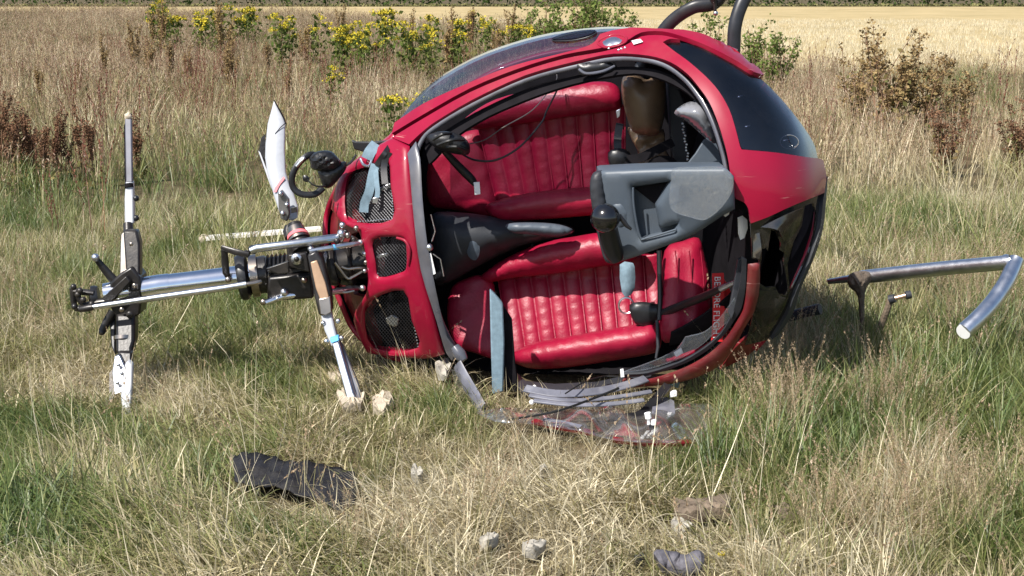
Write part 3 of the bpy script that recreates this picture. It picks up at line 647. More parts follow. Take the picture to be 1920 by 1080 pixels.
# "remove before flight" ribbon
rib = patch('warning_ribbon', [(1336,516),(1352,513),(1372,552),(1370,584),(1352,592),(1340,560)], TAGRED, heli, depth=lambda x, y: 5.20 + .006*math.sin(y*.15), thick=.003, step=6)
fc = bpy.data.curves.new('ribbon_lettering', 'FONT'); fc.body = 'BEFORE FLIGHT'; fc.size = .033; fc.extrude = .0006; fc.align_x = 'LEFT'
fo = bpy.data.objects.new('tmp', fc); C.objects.link(fo); bpy.context.view_layer.update()
me = bpy.data.meshes.new_from_object(fo.evaluated_get(bpy.context.evaluated_depsgraph_get())); bpy.data.objects.remove(fo)
ribbon_strip = strap('ribbon_tail', [(1346,512,5.19),(1347,560,5.19),(1347,600,5.19),(1344,640,5.19)], 22, TAGRED, .002)
lo = bpy.data.objects.new('ribbon_lettering', me); me.materials.clear(); me.materials.append(PAPER); C.objects.link(lo); lo.parent = ribbon_strip
p0 = W(1340, 518, 5.184); lo.matrix_world = Matrix.Identity(4)
lo.location = p0 - org(heli); lo.rotation_euler = Euler((R(90-11), R(90), 0), 'XYZ')

# lower door sill and wreckage attached along the ground side
tube('door_pillar', [(858,684,5.24,15),(872,712,5.20,17),(890,742,5.14,17),(906,768,5.08,15)], LILAC, heli, smooth=3, flat=.35, seg=10)
prism('pillar_glass', [(846,692),(862,700),(900,765),(880,768),(856,735)], 5.2, .006, GLASSC, heli, bev=0)
prism('sill_panel', [(968,700),(985,716),(1040,722),(1120,718),(1200,700),(1222,704),(1214,714),(1120,738),(1040,740),(985,742),(972,730)], lambda x, y: 5.42-(y-700)*.0045, .02, TRIM, heli)
for pts in ([(984,728),(1040,738),(1100,736),(1160,726),(1212,710)], [(992,741),(1050,750),(1100,750),(1160,744),(1222,734)], [(1000,751),(1060,758),(1110,759),(1160,756),(1208,750)]):
    w = [G(x, y, .05 + .02*(760-y)/30) for x, y in cr(pts, n=4)]; v, f = strip(w, .034 if pts[0][1] < 735 else .017, .008, (0, -.55, .8)); bevel(obj('sill_rail', v, f, LILAC, heli), .003)
for x, y in ((997,754), (1002,726)):
    v, f = ball_w(G(x, y, .05), .009, seg=10, rings=6); obj('rail_bolt', v, f, PAPER, heli)
tube('loose_cable', [(952,787,G(952,787,.03).y,2.2),(1040,772,G(1040,772,.06).y,2.4),(1110,748,G(1110,748,.08).y,2.4),(1160,728,G(1160,728,.10).y,2.6)], CABLE, heli, smooth=6, seg=6)
tube('loose_cable', [(1060,738,G(1060,738,.08).y,1.5),(1096,716,G(1096,716,.10).y,1.5),(1130,706,5.3,1.5),(1166,706,5.28,1.5)], CABLE, heli, smooth=5, seg=6)
prism('sill_tag', [(1163,693),(1169,692),(1171,707),(1164,708)], 5.22, .008, PAPER, heli, bev=.001)
strap('belt_end', [(1142,780,4.98),(1170,783,4.98),(1202,776,5.02),(1228,750,5.10),(1252,722,5.18)], 16, BLACKP, .008, normal=(0, -.6, .8))
prism('slate_bracket', [(1248,708),(1262,700),(1280,700),(1272,728),(1246,722)], 5.24, .02, SLATED, heli)
prism('slate_bracket_tip', [(1257,735),(1269,733),(1270,744),(1256,746)], 5.16, .02, PAPER, heli)
prism('foam_edge', [(1264,663),(1278,654),(1282,662),(1268,670)], 5.16, .02, PAPER, heli, bev=.002)

# ---------------------------------------------------------------- landing gear
def wtube(name, pts, r, m, parent=heli, seg=12, flat=1.0, roll=0.0):
    p = cr([tuple(q) for q in pts], n=8); v, f = tube_w(p, r, seg=seg, flat=flat, roll=roll); return obj(name, v, f, m, parent)
A = [W(1200, 130, 5.95), W(1232, 75, 5.95), W(1262, 38, 5.93), W(1300, 14, 5.90), W(1345, 2, 5.9), W(1372, -60, 5.9), W(1398, -150, 5.9)]
wtube('cross_tube', A, .026, mat('cross_tube_black', (.016, .017, .021), .38, var=.3, dirt=.08), seg=14, flat=.7)
B = [W(1374, 130, 5.75), W(1376, 85, 5.75), W(1378, 50, 5.75), W(1388, 14, 5.76), W(1410, -30, 5.78), W(1440, -90, 5.8), W(1470, -150, 5.8)]
wtube('cross_tube', B, .026, MATS['cross_tube_black'], seg=14, flat=.7)
e0, e1 = W(1398, -150, 5.9), W(1470, -150, 5.8)
wtube('skid_tube', [e1 + Vector((.15, -.3, -.10)), e1, e0 + Vector((0, .2, 0)), e0 + Vector((-.1, 1.0, .05))], .024, ALU)
tube('drag_link', [(1336,-6,5.88,8),(1340,8,5.88,4),(1341,22,5.88,3)], STEEL, heli); v, f = ball_w(W(1342, 25, 5.88), .010, seg=10, rings=7); obj('link_end', v, f, ALU, heli)
pillow('tube_sleeve', [(1280,12),(1292,6),(1300,3),(1298,10),(1284,18)], 5.93, .012, 5, WHITE, heli, step=4)
# lower side: bent skid tube reaching out to the right
SKID = empty('bent_skid_tube', (W(1600, 530, 5.95).x, 5.95, 0)); tag(SKID, 'bent silver landing skid tube torn off right of the nose', 'skid tube')
tube('tube_shank', [(1553,528,6.05,5),(1590,523,6.0,7),(1606,521,5.98,8),(1614,520,5.97,12.5),(1640,517,5.94,13),(1760,504,5.78,13.5),(1880,493,5.62,14),(1896,491,5.60,14)], ALU, SKID, smooth=3, seg=18)
tube('tube_tail', [(1906,486,5.60,14.5),(1900,500,5.58,15),(1886,530,5.52,15.5),(1862,566,5.46,16),(1834,597,5.40,16),(1808,621,5.37,16.5)], ALU, SKID, smooth=3, seg=18)
tube('end_plug', [(1809,620,5.372,14.5),(1806,622.5,5.365,14.5)], PAPER, SKID, seg=18)
tube('tube_weld', [(1884,492.5,5.615,15.4),(1892,491.5,5.605,15.4)], ALU, SKID, seg=18)
tube('stub_tube', [(1450,602,5.9,10),(1500,588,5.86,10),(1538,579,5.82,11)], TRIM, heli, smooth=2)
# ---------------------------------------------------------------- twin rotors on one mast
def mast_y(x): return 5.42 + (x-140)*.00030
def my(x, y): return 560 - (x-140)*.127 + y        # pixel row of the mast axis, plus offset
tube('rotor_mast', [(196,552,mast_y(196),21),(300,537,mast_y(300),21.5),(430,522,mast_y(430),22),(560,506,mast_y(560),22),(690,490,5.60,22)], CHROME, heli, seg=28)
tube('mast_collar', [(264,543,mast_y(264),23),(300,537,mast_y(300),22.6),(318,535,mast_y(318),22.6)], CHROME, heli, seg=28)
tube('mast_sleeve', [(470,518,mast_y(470),34),(500,514,mast_y(500),36),(505,513,mast_y(505),30),(560,506,mast_y(560),32),(600,501,mast_y(600),36),(606,500,mast_y(606),28),(650,495,5.58,30),(690,490,5.60,34)], STEEL, heli, seg=24)
# black swash discs, seen nearly edge-on
tube('swash_disc', [(446,521,mast_y(446),40),(452,520,mast_y(452),44),(462,519,mast_y(462),43),(468,518,mast_y(468),34)], BLACKP, heli, seg=28)
tube('swash_disc', [(186,556,mast_y(186),20),(180,557,mast_y(180),22),(172,558,mast_y(172),22),(168,558,mast_y(168),16)], BLACKP, heli, seg=24)
tube('bearing_housing', [(470,518,mast_y(470),40),(484,516,mast_y(484),40),(486,516,mast_y(486),33),(505,513,mast_y(505),33)], WARMALU, heli, seg=24)
for x in (500, 508, 516, 524, 532):
    tube('rubber_gaiter', [(x, 506-(x-500)*.1, mast_y(x)-.01, 27), (x+4, 506-(x-500)*.1, mast_y(x)-.01, 29.5), (x+7, 505.5-(x-500)*.1, mast_y(x)-.01, 27)], BLACKP, heli, seg=22)
tube('swash_ring', [(618,500,5.55,36),(626,499,5.55,38),(632,498,5.55,35)], STEEL, heli, seg=24)
tube('swash_ring', [(596,492,5.52,20),(620,490,5.53,21),(626,489,5.53,14)], WARMALU, heli, seg=20)
tube('swash_ring', [(642,496,5.57,40),(650,495,5.58,42),(658,494,5.58,42),(664,493,5.58,36)], STEEL, heli, seg=24)
tube('swash_ring', [(666,492,5.58,26),(676,491,5.59,27),(682,490,5.59,22)], WARMALU, heli, seg=20)
# upper rotor (far left): yoke, grips, stubs of two blades
yu = 5.46
prism('rotor_yoke', [(206,530),(226,512),(246,500),(262,520),(266,556),(262,590),(244,600),(214,592),(202,568)], yu-.05, .11, STEEL, heli, bev=.008)
prism('yoke_arm', [(190,560),(236,518),(244,528),(204,572)], yu-.085, .03, STEEL, heli)
prism('blade_grip', [(230,432),(256,432),(262,456),(262,545),(244,548),(236,520)], lambda x, y: yu-.06+(545-y)*.0008, .05, STEEL, heli, bev=.008)
prism('grip_back_plate', [(226,440),(236,430),(240,516),(226,545),(224,520)], lambda x, y: yu-.0+(545-y)*.0008, .03, WARMALU, heli, bev=.004)
tube('grip_pin', [(240,420,5.58,9),(241,436,5.56,10)], STEEL, heli, seg=14)
prism('rotor_blade', [(235,340),(248,340),(250,372),(251,420),(233,420),(233,372)], lambda x, y: 5.58+(420-y)*.0008, .035, WHITE, heli, bev=.006)
prism('blade_spar', [(234,222),(246,222),(248,342),(236,342)], lambda x, y: 5.58+(420-y)*.0008, .02, LILAC, heli, bev=.004)
prism('spar_back', [(232,236),(236,226),(238,344),(233,350)], lambda x, y: 5.605+(420-y)*.0008, .02, LINING, heli, bev=.003)
tube('spar_band', [(241,345,5.645,8.4),(242,352,5.64,8.4)], LINING, heli, seg=12)
v, f = pillowpx([(234,224),(233,214),(238,212),(241,205),(243,214),(248,212),(247,226)], 5.74, .012, 4, step=3); obj('torn_tip', v, f, FOAMB, heli)
for y in (372, 409):
    v, f = ball_w(W(255, y, 5.60), .012, seg=10, rings=7); obj('blade_bolt', v, f, BLACKP, heli)
prism('blade_grip', [(216,588),(252,588),(252,640),(248,652),(248,664),(216,664),(216,650)], lambda x, y: yu-.06-(y-588)*.0011, .07, STEEL, heli, bev=.012)
tube('grip_band', [(232,630,5.38,18.6),(232,637,5.375,18.6)], WARMALU, heli, seg=20)
prism('grip_side', [(204,600),(216,592),(216,668),(208,650)], lambda x, y: yu-.02-(y-588)*.0011, .05, BLACKP, heli, bev=.006)
prism('grip_end', [(220,660),(246,660),(246,684),(236,690),(222,680)], lambda x, y: yu-.08-(y-588)*.0011, .04, STEEL, heli, bev=.006)
prism('blade_cuff', [(214,668),(224,664),(236,690),(230,735),(214,742),(210,700)], lambda x, y: yu-.08-(y-588)*.0013, .03, ALU, heli, bev=.005)
for x, y in ((228,700), (220,718), (222,684)):
    v, f = ball_w(W(x, y, yu-.095-(y-588)*.0013), .008, seg=8, rings=6); obj('blade_bolt', v, f, ALU, heli)
prism('rotor_blade', [(234,682),(240,676),(248,684),(247,720),(244,778),(228,776),(226,740)], lambda x, y: yu-.128-(y-588)*.0013, .03, WHITE, heli, bev=.005)
prism('blade_skin', [(205,700),(212,690),(214,745),(204,752)], lambda x, y: yu-.04-(y-588)*.0013, .006, GLASSC, heli, bev=0)
tube('pitch_arm', [(216,528,yu-.02,9),(200,510,yu-.02,8),(184,490,yu-.03,6),(178,482,yu-.03,5)], STEEL, heli, seg=12, flat=.7)
v, f = ball_w(W(179, 483, yu-.04), .015, seg=14, rings=9); obj('rod_end', v, f, ALU, heli)
tube('pitch_arm', [(212,584,yu-.04,9),(200,604,yu-.05,8),(191,622,yu-.06,7)], STEEL, heli, seg=12, flat=.7)
v, f = ball_w(W(191, 623, yu-.06), .012, seg=12, rings=8); obj('rod_end', v, f, STEEL, heli)
for x, y, r in ((212,553,.020), (230,537,.012), (252,536,.010), (243,590,.014), (228,581,.010), (246,458,.008)):
    v, f = ball_w(W(x, y, yu-.075), r, r*.5, r, seg=10, rings=7); obj('hub_bolt', v, f, STEEL if r > .011 else WARMALU, heli)
# control rods
tube('control_rod', [(166,577,5.33,5),(200,572,5.33,5.5),(300,557,5.34,6),(420,540,5.36,6.2),(462,533,5.37,6.2)], ALU, heli, seg=14)
tube('control_rod', [(262,537,5.53,5),(430,516,5.56,5)], ALU, heli, seg=10)
tube('rod_joint', [(462,533,5.37,4),(478,531,5.38,5.5),(490,528,5.39,4)], WARMALU, heli, seg=10)
tube('rod_joint', [(150,580,5.34,6),(168,577,5.33,7),(180,575,5.33,4.5)], STEEL, heli, seg=10)
for p in ([(136,540),(140,575),(152,578)], [(138,546),(160,548),(176,550)], [(150,578),(176,568),(200,564)], [(146,556),(154,568),(166,576)]):
    tube('hub_linkage', [(x, y, 5.40, 6) for x, y in p], STEEL, heli, smooth=3, seg=9)
for x, y in ((138,538), (146,552), (156,562), (140,575), (162,578), (150,545), (172,570)):
    v, f = ball_w(W(x, y, 5.37), .012, seg=10, rings=7); obj('rod_end', v, f, STEEL, heli)
tube('control_rod', [(470,470,5.37,6.5),(480,466,5.37,7.5),(560,456,5.40,8),(630,446,5.44,8),(640,444,5.45,6)], ALU, heli, seg=16)
tube('control_rod', [(580,471,5.36,4),(600,468,5.37,5),(660,458,5.42,5),(674,456,5.44,4)], ALU, heli, seg=12)
tube('rod_tape', [(624,464,5.39,5.4),(634,463,5.40,5.4)], BLUEMARK, heli, seg=12)
tube('control_rod', [(498,568,5.40,6),(530,556,5.42,6.5),(590,549,5.45,6)], CHROME, heli, seg=12)
tube('control_rod', [(618,548,5.44,6),(650,543,5.5,7),(676,539,5.54,5)], ALU, heli, seg=12)
tube('scissor_link', [(420,462,5.40,6),(422,490,5.42,7),(424,512,5.42,7),(428,520,5.43,5)], STEEL, heli, seg=10, flat=.5)
tube('scissor_link', [(416,464,5.40,5),(440,472,5.38,6.5),(466,478,5.38,6)], STEEL, heli, seg=10, flat=.5)
for x, y, r, m in ((474,468,.018,STEEL), (462,476,.014,STEEL), (428,524,.012,WARMALU), (583,467,.013,ALU), (533,548,.016,ALU), (494,566,.013,WARMALU), (640,438,.016,ALU), (652,441,.013,WARMALU), (676,455,.013,ALU),
                   (663,449,.011,STEEL), (684,476,.011,ALU), (686,492,.010,WARMALU), (680,540,.012,ALU), (668,428,.011,WARMALU), (642,422,.012,ALU), (648,434,.009,STEEL), (632,452,.012,STEEL), (684,508,.009,ALU), (570,525,.012,WARMALU), (520,560,.010,ALU)):
    v, f = ball_w(W(x, y, 5.41 + max(0, x-600)*.0006), r, seg=12, rings=8); obj('rod_end', v, f, m, heli)
for pts in ([(640,430),(652,440),(668,448),(680,462),(686,480)], [(646,442),(640,456),(652,462),(668,456)], [(640,500),(652,504),(670,502),(688,503)], [(628,492),(640,508),(652,522),(664,518),(688,504)], [(630,540),(644,548),(664,545)]):
    tube('linkage_wire', [(x, y, 5.45 + max(0, x-600)*.0006, 2.6) for x, y in pts], WARMALU, heli, smooth=4, seg=7)
# lower rotor: yoke plates, grips and blades
prism('rotor_yoke', [(500,508),(536,494),(538,514),(504,512)], 5.36, .03, STEEL, heli)
prism('yoke_plate', [(540,478),(574,474),(582,512),(560,506),(542,500)], 5.37, .04, STEEL, heli, bev=.005)
v, f = ball_w(W(556, 486, 5.365), .022, .010, .022, seg=18, rings=10); obj('yoke_bolt', v, f, ALU, heli)
v, f = ball_w(W(556, 486, 5.352), .010, .008, .010, seg=12, rings=8); obj('yoke_bolt_core', v, f, STEEL, heli)
prism('hub_block', [(502,520),(584,512),(588,560),(500,566)], 5.42, .10, STEEL, heli, bev=.01)
prism('hub_block', [(536,462),(600,455),(606,500),(540,506)], 5.45, .10, STEEL, heli, bev=.01)
prism('hub_web', [(498,504),(540,490),(542,512),(520,514)], 5.33, .02, STEEL, heli)
tube('grip_barrel', [(568,470,5.46,20),(562,452,5.48,20),(556,436,5.50,17),(552,420,5.52,13)], STEEL, heli, seg=22)
tube('grip_barrel_sleeve', [(561,450,5.475,21),(557,438,5.49,18.5),(554,428,5.505,16)], WARMALU, heli, seg=22)
tube('grip_barrel_band', [(560,447,5.478,21.6),(558,441,5.488,20)], PINK, heli, seg=22)
tube('grip_clamp', [(543,446,5.5,9),(540,434,5.52,10),(542,424,5.53,8)], STEEL, heli, seg=12)
prism('grip_fork', [(521,364),(527,356),(541,374),(543,402),(538,416),(526,410),(522,390)], 5.535, .03, mat('grey_fork', (.17, .165, .16), .38, metal=.5, var=.2), heli, bev=.005)
tube('blade_crack', [(535,231,5.735,.9),(527,238,5.73,.9),(520,246,5.725,.7),(515,251,5.72,.4)], LINING, heli, seg=5)
tube('blade_edge', [(514,188,5.78,1.2),(524,206,5.76,1.6),(532,221,5.745,1.6),(536,233,5.735,1.0)], LINING, heli, seg=6)
bl = [(514,188),(524,206),(532,222),(535,232),(534,280),(536,322),(542,344),(552,366),(559,386),(558,408),(548,414),(536,410),(524,398),(515,372),(507,346),(500,320),(497,296),(498,268),(502,232)]
pillow('rotor_blade', bl, lambda x, y: 5.60+(400-y)*.0009, .014, 16, WHITE, heli, step=7)
patch('blade_stripe', [(513,360),(516,352),(526,338),(532,331),(534,335),(524,348),(518,360)], PINK, heli, depth=lambda x, y: 5.60+(400-y)*.0009 - .017, thick=.001, step=5)
pillow('torn_blade_skin', [(498,250),(490,258),(485,285),(492,310),(512,356),(504,320),(498,290)], lambda x, y: 5.66+(400-y)*.0009, .008, 6, CARBON, heli, step=6)
pillow('blade_trailing_edge', [(484,282),(488,286),(520,372),(524,392),(516,372),(504,340)], lambda x, y: 5.63+(400-y)*.0009, .006, 4, WHITE, heli, step=5)
for x, y in ((526,363), (538,384), (530,400)):
    v, f = ball_w(W(x, y, 5.525), .010, seg=10, rings=7); obj('blade_bolt', v, f, ALU, heli)
prism('fork_plate', [(545,390),(556,388),(557,398),(546,400)], 5.50, .008, STEEL, heli, bev=.001)
GP = [(576,478),(592,470),(604,486),(620,548),(622,585),(612,592),(598,592),(590,560)]
prism('blade_grip', GP, lambda x, y: 5.33-(y-480)*.0004, .06, STEEL, heli, bev=.007)
prism('grip_face', [(582,492),(594,488),(610,530),(617,558),(600,562),(592,540)], lambda x, y: 5.323-(y-480)*.0004, .01, BRONZE, heli, bev=.003)
prism('grip_tip', [(597,560),(619,556),(622,586),(610,592),(600,590)], lambda x, y: 5.318-(y-480)*.0004, .03, WARMALU, heli, bev=.004)
prism('blade_root', [(600,586),(612,578),(620,582),(626,610),(634,640),(622,652),(608,620)], lambda x, y: 5.30-(y-580)*.0009, .035, WHITE, heli, bev=.006)
prism('rotor_blade', [(621,640),(635,636),(664,735),(676,762),(660,768),(652,760)], lambda x, y: 5.29-(y-580)*.0009, .035, ALU, heli, bev=.007)
prism('blade_tail', [(634,640),(640,645),(672,722),(680,768),(666,772),(660,740)], lambda x, y: 5.315-(y-580)*.0009, .03, BRONZE if False else LILAC, heli, bev=.005)
prism('blade_tape', [(618,634),(634,630),(636,639),(621,644)], lambda x, y: 5.284-(y-580)*.0009, .03, BLUEMARK, heli, bev=.003)
for x, y in ((606,606), (612,640), (634,602), (640,634)):
    v, f = ball_w(W(x, y, 5.30-(y-580)*.0009), .010, seg=9, rings=6); obj('blade_bolt', v, f, ALU, heli)

# ---------------------------------------------------------------- belt over the cowling
strap('shoulder_strap', [(704,308,Dp(704,308)-.035),(698,330,Dp(698,330)-.03),(692,360,Dp(692,360)-.02),(684,380,Dp(684,380)-.012),(682,398,Dp(682,398)-.006)], 17, SLATED, .004, normal=(0, -1, .1))
strap('shoulder_strap', [(704,310,Dp(704,310)-.03),(706,340,Dp(706,340)-.02),(708,360,Dp(708,360)-.012),(705,378,Dp(705,378)-.01)], 9, SLATED, .004, normal=(0, -1, .1))
prism('strap_tip', [(699,371),(710,370),(708,382),(698,381)], Dp(704,376)-.02, .006, ALU, heli, bev=.001)
prism('strap_flap', [(659,263),(668,266),(700,266),(732,263),(720,272),(704,284),(690,288),(664,280)], 5.60, .02, BLACKP, heli, bev=.004)
strap('buckle_strap', [(706,270,5.55),(694,285,Dp(694,290)-.05),(688,298,Dp(688,300)-.045)], 22, SLATED, .006, normal=(0, -1, .3))
tube('buckle_loop', [(676,298,Dp(680,300)-.045,2.6),(682,309,Dp(682,309)-.04,2.8),(692,311,Dp(690,311)-.04,2.6),(697,300,Dp(695,300)-.045,2.2)], ALU, heli, smooth=4, seg=8)
strap('buckle_strap', [(732,272,5.52),(722,286,Dp(722,290)-.045),(712,300,Dp(712,300)-.04),(706,310,Dp(706,310)-.035)], 9, BLACKP, .006)
strap('buckle_strap', [(730,285,Dp(730,290)-.03),(720,310,Dp(720,310)-.02),(722,345,Dp(722,345)-.012)], 12, BLACKP, .005)

# ---------------------------------------------------------------- small pieces go under the part they sit on
SUBPARTS = {'blade_bolt': ('rotor_blade', 'blade_root', 'blade_cuff', 'grip_fork'), 'blade_crack': ('rotor_blade',), 'blade_edge': ('rotor_blade',), 'blade_stripe': ('rotor_blade',), 'torn_tip': ('blade_spar',), 'spar_band': ('blade_spar',), 'blade_tape': ('blade_root',),
    'hub_bolt': ('rotor_yoke',), 'yoke_bolt': ('yoke_plate',), 'yoke_bolt_core': ('yoke_plate',), 'rod_end': ('control_rod', 'pitch_arm', 'hub_linkage', 'linkage_wire', 'scissor_link'), 'rod_tape': ('control_rod',), 'grip_pin': ('blade_grip',), 'grip_face': ('blade_grip',), 'grip_tip': ('blade_grip',), 'grip_band': ('blade_grip',),
    'grip_barrel_sleeve': ('grip_barrel',), 'grip_barrel_band': ('grip_barrel',), 'mast_collar': ('rotor_mast',), 'fork_plate': ('grip_fork',),
    'grille': ('engine_cowling',), 'rivet_row': ('engine_cowling',), 'scoop_edge': ('engine_cowling',), 'radiator_fitting': ('radiator_core',), 'fuel_cap_ring': ('fuel_cap',), 'window_vent': ('door_window',), 'chin_shard': ('broken_chin_window',), 'vent_ring': ('chin_window',), 'window_fitting': ('chin_window',),
    'console_recess': ('instrument_console',), 'recess_opening': ('instrument_console',), 'recess_lip': ('instrument_console',), 'console_end_cap': ('instrument_console',), 'console_switch': ('instrument_console',), 'grip_trigger': ('grip_handle',), 'squab_seam': ('seat_squab',), 'strap_tip': ('shoulder_strap',), 'tunnel_panel': ('centre_tunnel',),
    'rail_bolt': ('sill_rail',), 'link_end': ('drag_link',), 'pedal_rod_tip': ('pedal_rod',), 'latch_screw': ('windscreen_frame',), 'sticker': ('windscreen_frame',), 'frame_label': ('seal_band',), 'frame_bolt': ('seal_band',), 'seal_end_cap': ('seal_band',), 'slate_bracket_tip': ('slate_bracket',)}
def base(n): return n.rsplit('.', 1)[0] if n[-4:-3] == '.' and n[-3:].isdigit() else n
def mid(o): return sum((Vector(c) for c in o.bound_box), Vector())/8
kids = [o for o in heli.children if o.type == 'MESH']
for o in kids:
    tgt = SUBPARTS.get(base(o.name))
    if tgt:
        cand = [k for k in kids if base(k.name) in tgt and k.parent == heli]
        if cand: o.parent = min(cand, key=lambda k: (mid(k)-mid(o)).length)
# ------------------------------------------------------------------ land
def lattice(seed):
    r = np.random.default_rng(seed); g = r.random((64, 64))
    def f(x, y):
        xi = np.floor(x).astype(int); yi = np.floor(y).astype(int); u = x-xi; v = y-yi; u = u*u*(3-2*u); v = v*v*(3-2*v)
        a = g[xi % 64, yi % 64]; b = g[(xi+1) % 64, yi % 64]; c = g[xi % 64, (yi+1) % 64]; d = g[(xi+1) % 64, (yi+1) % 64]
        return (a*(1-u)+b*u)*(1-v) + (c*(1-u)+d*u)*v
    return lambda x, y: .55*f(np.asarray(x, float), np.asarray(y, float)) + .3*f(np.asarray(x)*2.1+7, np.asarray(y)*2.1+3) + .15*f(np.asarray(x)*4.3+1, np.asarray(y)*4.3+9)
nzA, nzB, nzC, nzH = lattice(1), lattice(2), lattice(3), lattice(4)
def ground_h(x, y):
    x = np.asarray(x, float); y = np.asarray(y, float)
    near = np.clip((30-y)/15, 0, 1)
    return (nzH(x*1.3+20, y*1.3+20) - .5)*.07*near - .015

m = bpy.data.materials.new('meadow_soil'); m.use_nodes = True; nt = m.node_tree; b = nt.nodes['Principled BSDF']
tc = N(nt, 'ShaderNodeTexCoord'); n1 = N(nt, 'ShaderNodeTexNoise'); n1.inputs['Scale'].default_value = 3; n1.inputs['Detail'].default_value = 9; n1.inputs['Roughness'].default_value = .7
nt.links.new(tc.outputs['Object'], n1.inputs[0]); r1 = N(nt, 'ShaderNodeValToRGB'); nt.links.new(n1.outputs[0], r1.inputs[0])
e = r1.color_ramp.elements; e[0].position = .3; e[0].color = (.045, .036, .020, 1); e[1].position = .72; e[1].color = (.17, .13, .075, 1)
x = r1.color_ramp.elements.new(.5); x.color = (.095, .075, .042, 1)
n2 = N(nt, 'ShaderNodeTexNoise'); n2.inputs['Scale'].default_value = 60; n2.inputs['Detail'].default_value = 6; nt.links.new(tc.outputs['Object'], n2.inputs[0])
bp = N(nt, 'ShaderNodeBump'); bp.inputs['Strength'].default_value = .8; bp.inputs['Distance'].default_value = .02; nt.links.new(n2.outputs[0], bp.inputs['Height'])
nt.links.new(r1.outputs[0], b.inputs['Base Color']); nt.links.new(bp.outputs[0], b.inputs['Normal']); b.inputs['Roughness'].default_value = .95; b.inputs['Specular IOR Level'].default_value = .1
SOIL = m
xs = np.unique(np.concatenate([np.linspace(-4, 4, 90), np.linspace(-30, 30, 80), np.linspace(-1500, 1500, 41)]))
ys = np.unique(np.concatenate([np.linspace(1.5, 9, 90), np.linspace(-20, 35, 80), np.linspace(-600, 2400, 45)]))
X, Y = np.meshgrid(xs, ys, indexing='ij'); Z = ground_h(X, Y)
gv = np.c_[X.ravel(), Y.ravel(), Z.ravel()]; ny = len(ys)
gf = [(i*ny+j, (i+1)*ny+j, (i+1)*ny+j+1, i*ny+j+1) for i in range(len(xs)-1) for j in range(ny-1)]
o = obj('ground', gv, gf, SOIL); tag(o, 'dry meadow ground under the grass', kind='structure')

# the stubble field beyond the meadow
m = bpy.data.materials.new('stubble'); m.use_nodes = True; nt = m.node_tree; b = nt.nodes['Principled BSDF']
tc = N(nt, 'ShaderNodeTexCoord'); mp = N(nt, 'ShaderNodeMapping'); mp.inputs['Scale'].default_value = (.25, .09, 1); nt.links.new(tc.outputs['Object'], mp.inputs[0])
n1 = N(nt, 'ShaderNodeTexNoise'); n1.inputs['Scale'].default_value = 1.0; n1.inputs['Detail'].default_value = 10; n1.inputs['Roughness'].default_value = .72; nt.links.new(mp.outputs[0], n1.inputs[0])
r1 = N(nt, 'ShaderNodeValToRGB'); nt.links.new(n1.outputs[0], r1.inputs[0]); e = r1.color_ramp.elements
e[0].position = .32; e[0].color = (.30, .235, .115, 1); e[1].position = .70; e[1].color = (.46, .355, .19, 1)
nt.links.new(r1.outputs[0], b.inputs['Base Color']); b.inputs['Roughness'].default_value = .95; b.inputs['Specular IOR Level'].default_value = .1
edge = [(-300, 15), (200, 24), (480, 40), (700, 52), (960, 66), (1200, 100), (1350, 118), (1480, 128), (1700, 137), (1920, 138), (2600, 140)]
ep = [G(x, y) for x, y in edge]; fl = [Vector((-900, ep[0].y+40, 0))] + ep + [Vector((900, ep[-1].y-1, 0))]
fv = [Vector((p.x, p.y, -.008)) for p in fl] + [Vector((900, 158, -.008)), Vector((-900, 158, -.008))]
o = obj('stubble_field', fv, [tuple(range(len(fv)))], m); tag(o, 'pale gold stubble field beyond the meadow', kind='structure')
def field_y(x):                                     # distance at which the meadow ends, per world x/y direction
    px = 960 + FPX*np.asarray(x); return np.interp(px, [p[0] for p in edge], [p.y for p in ep])

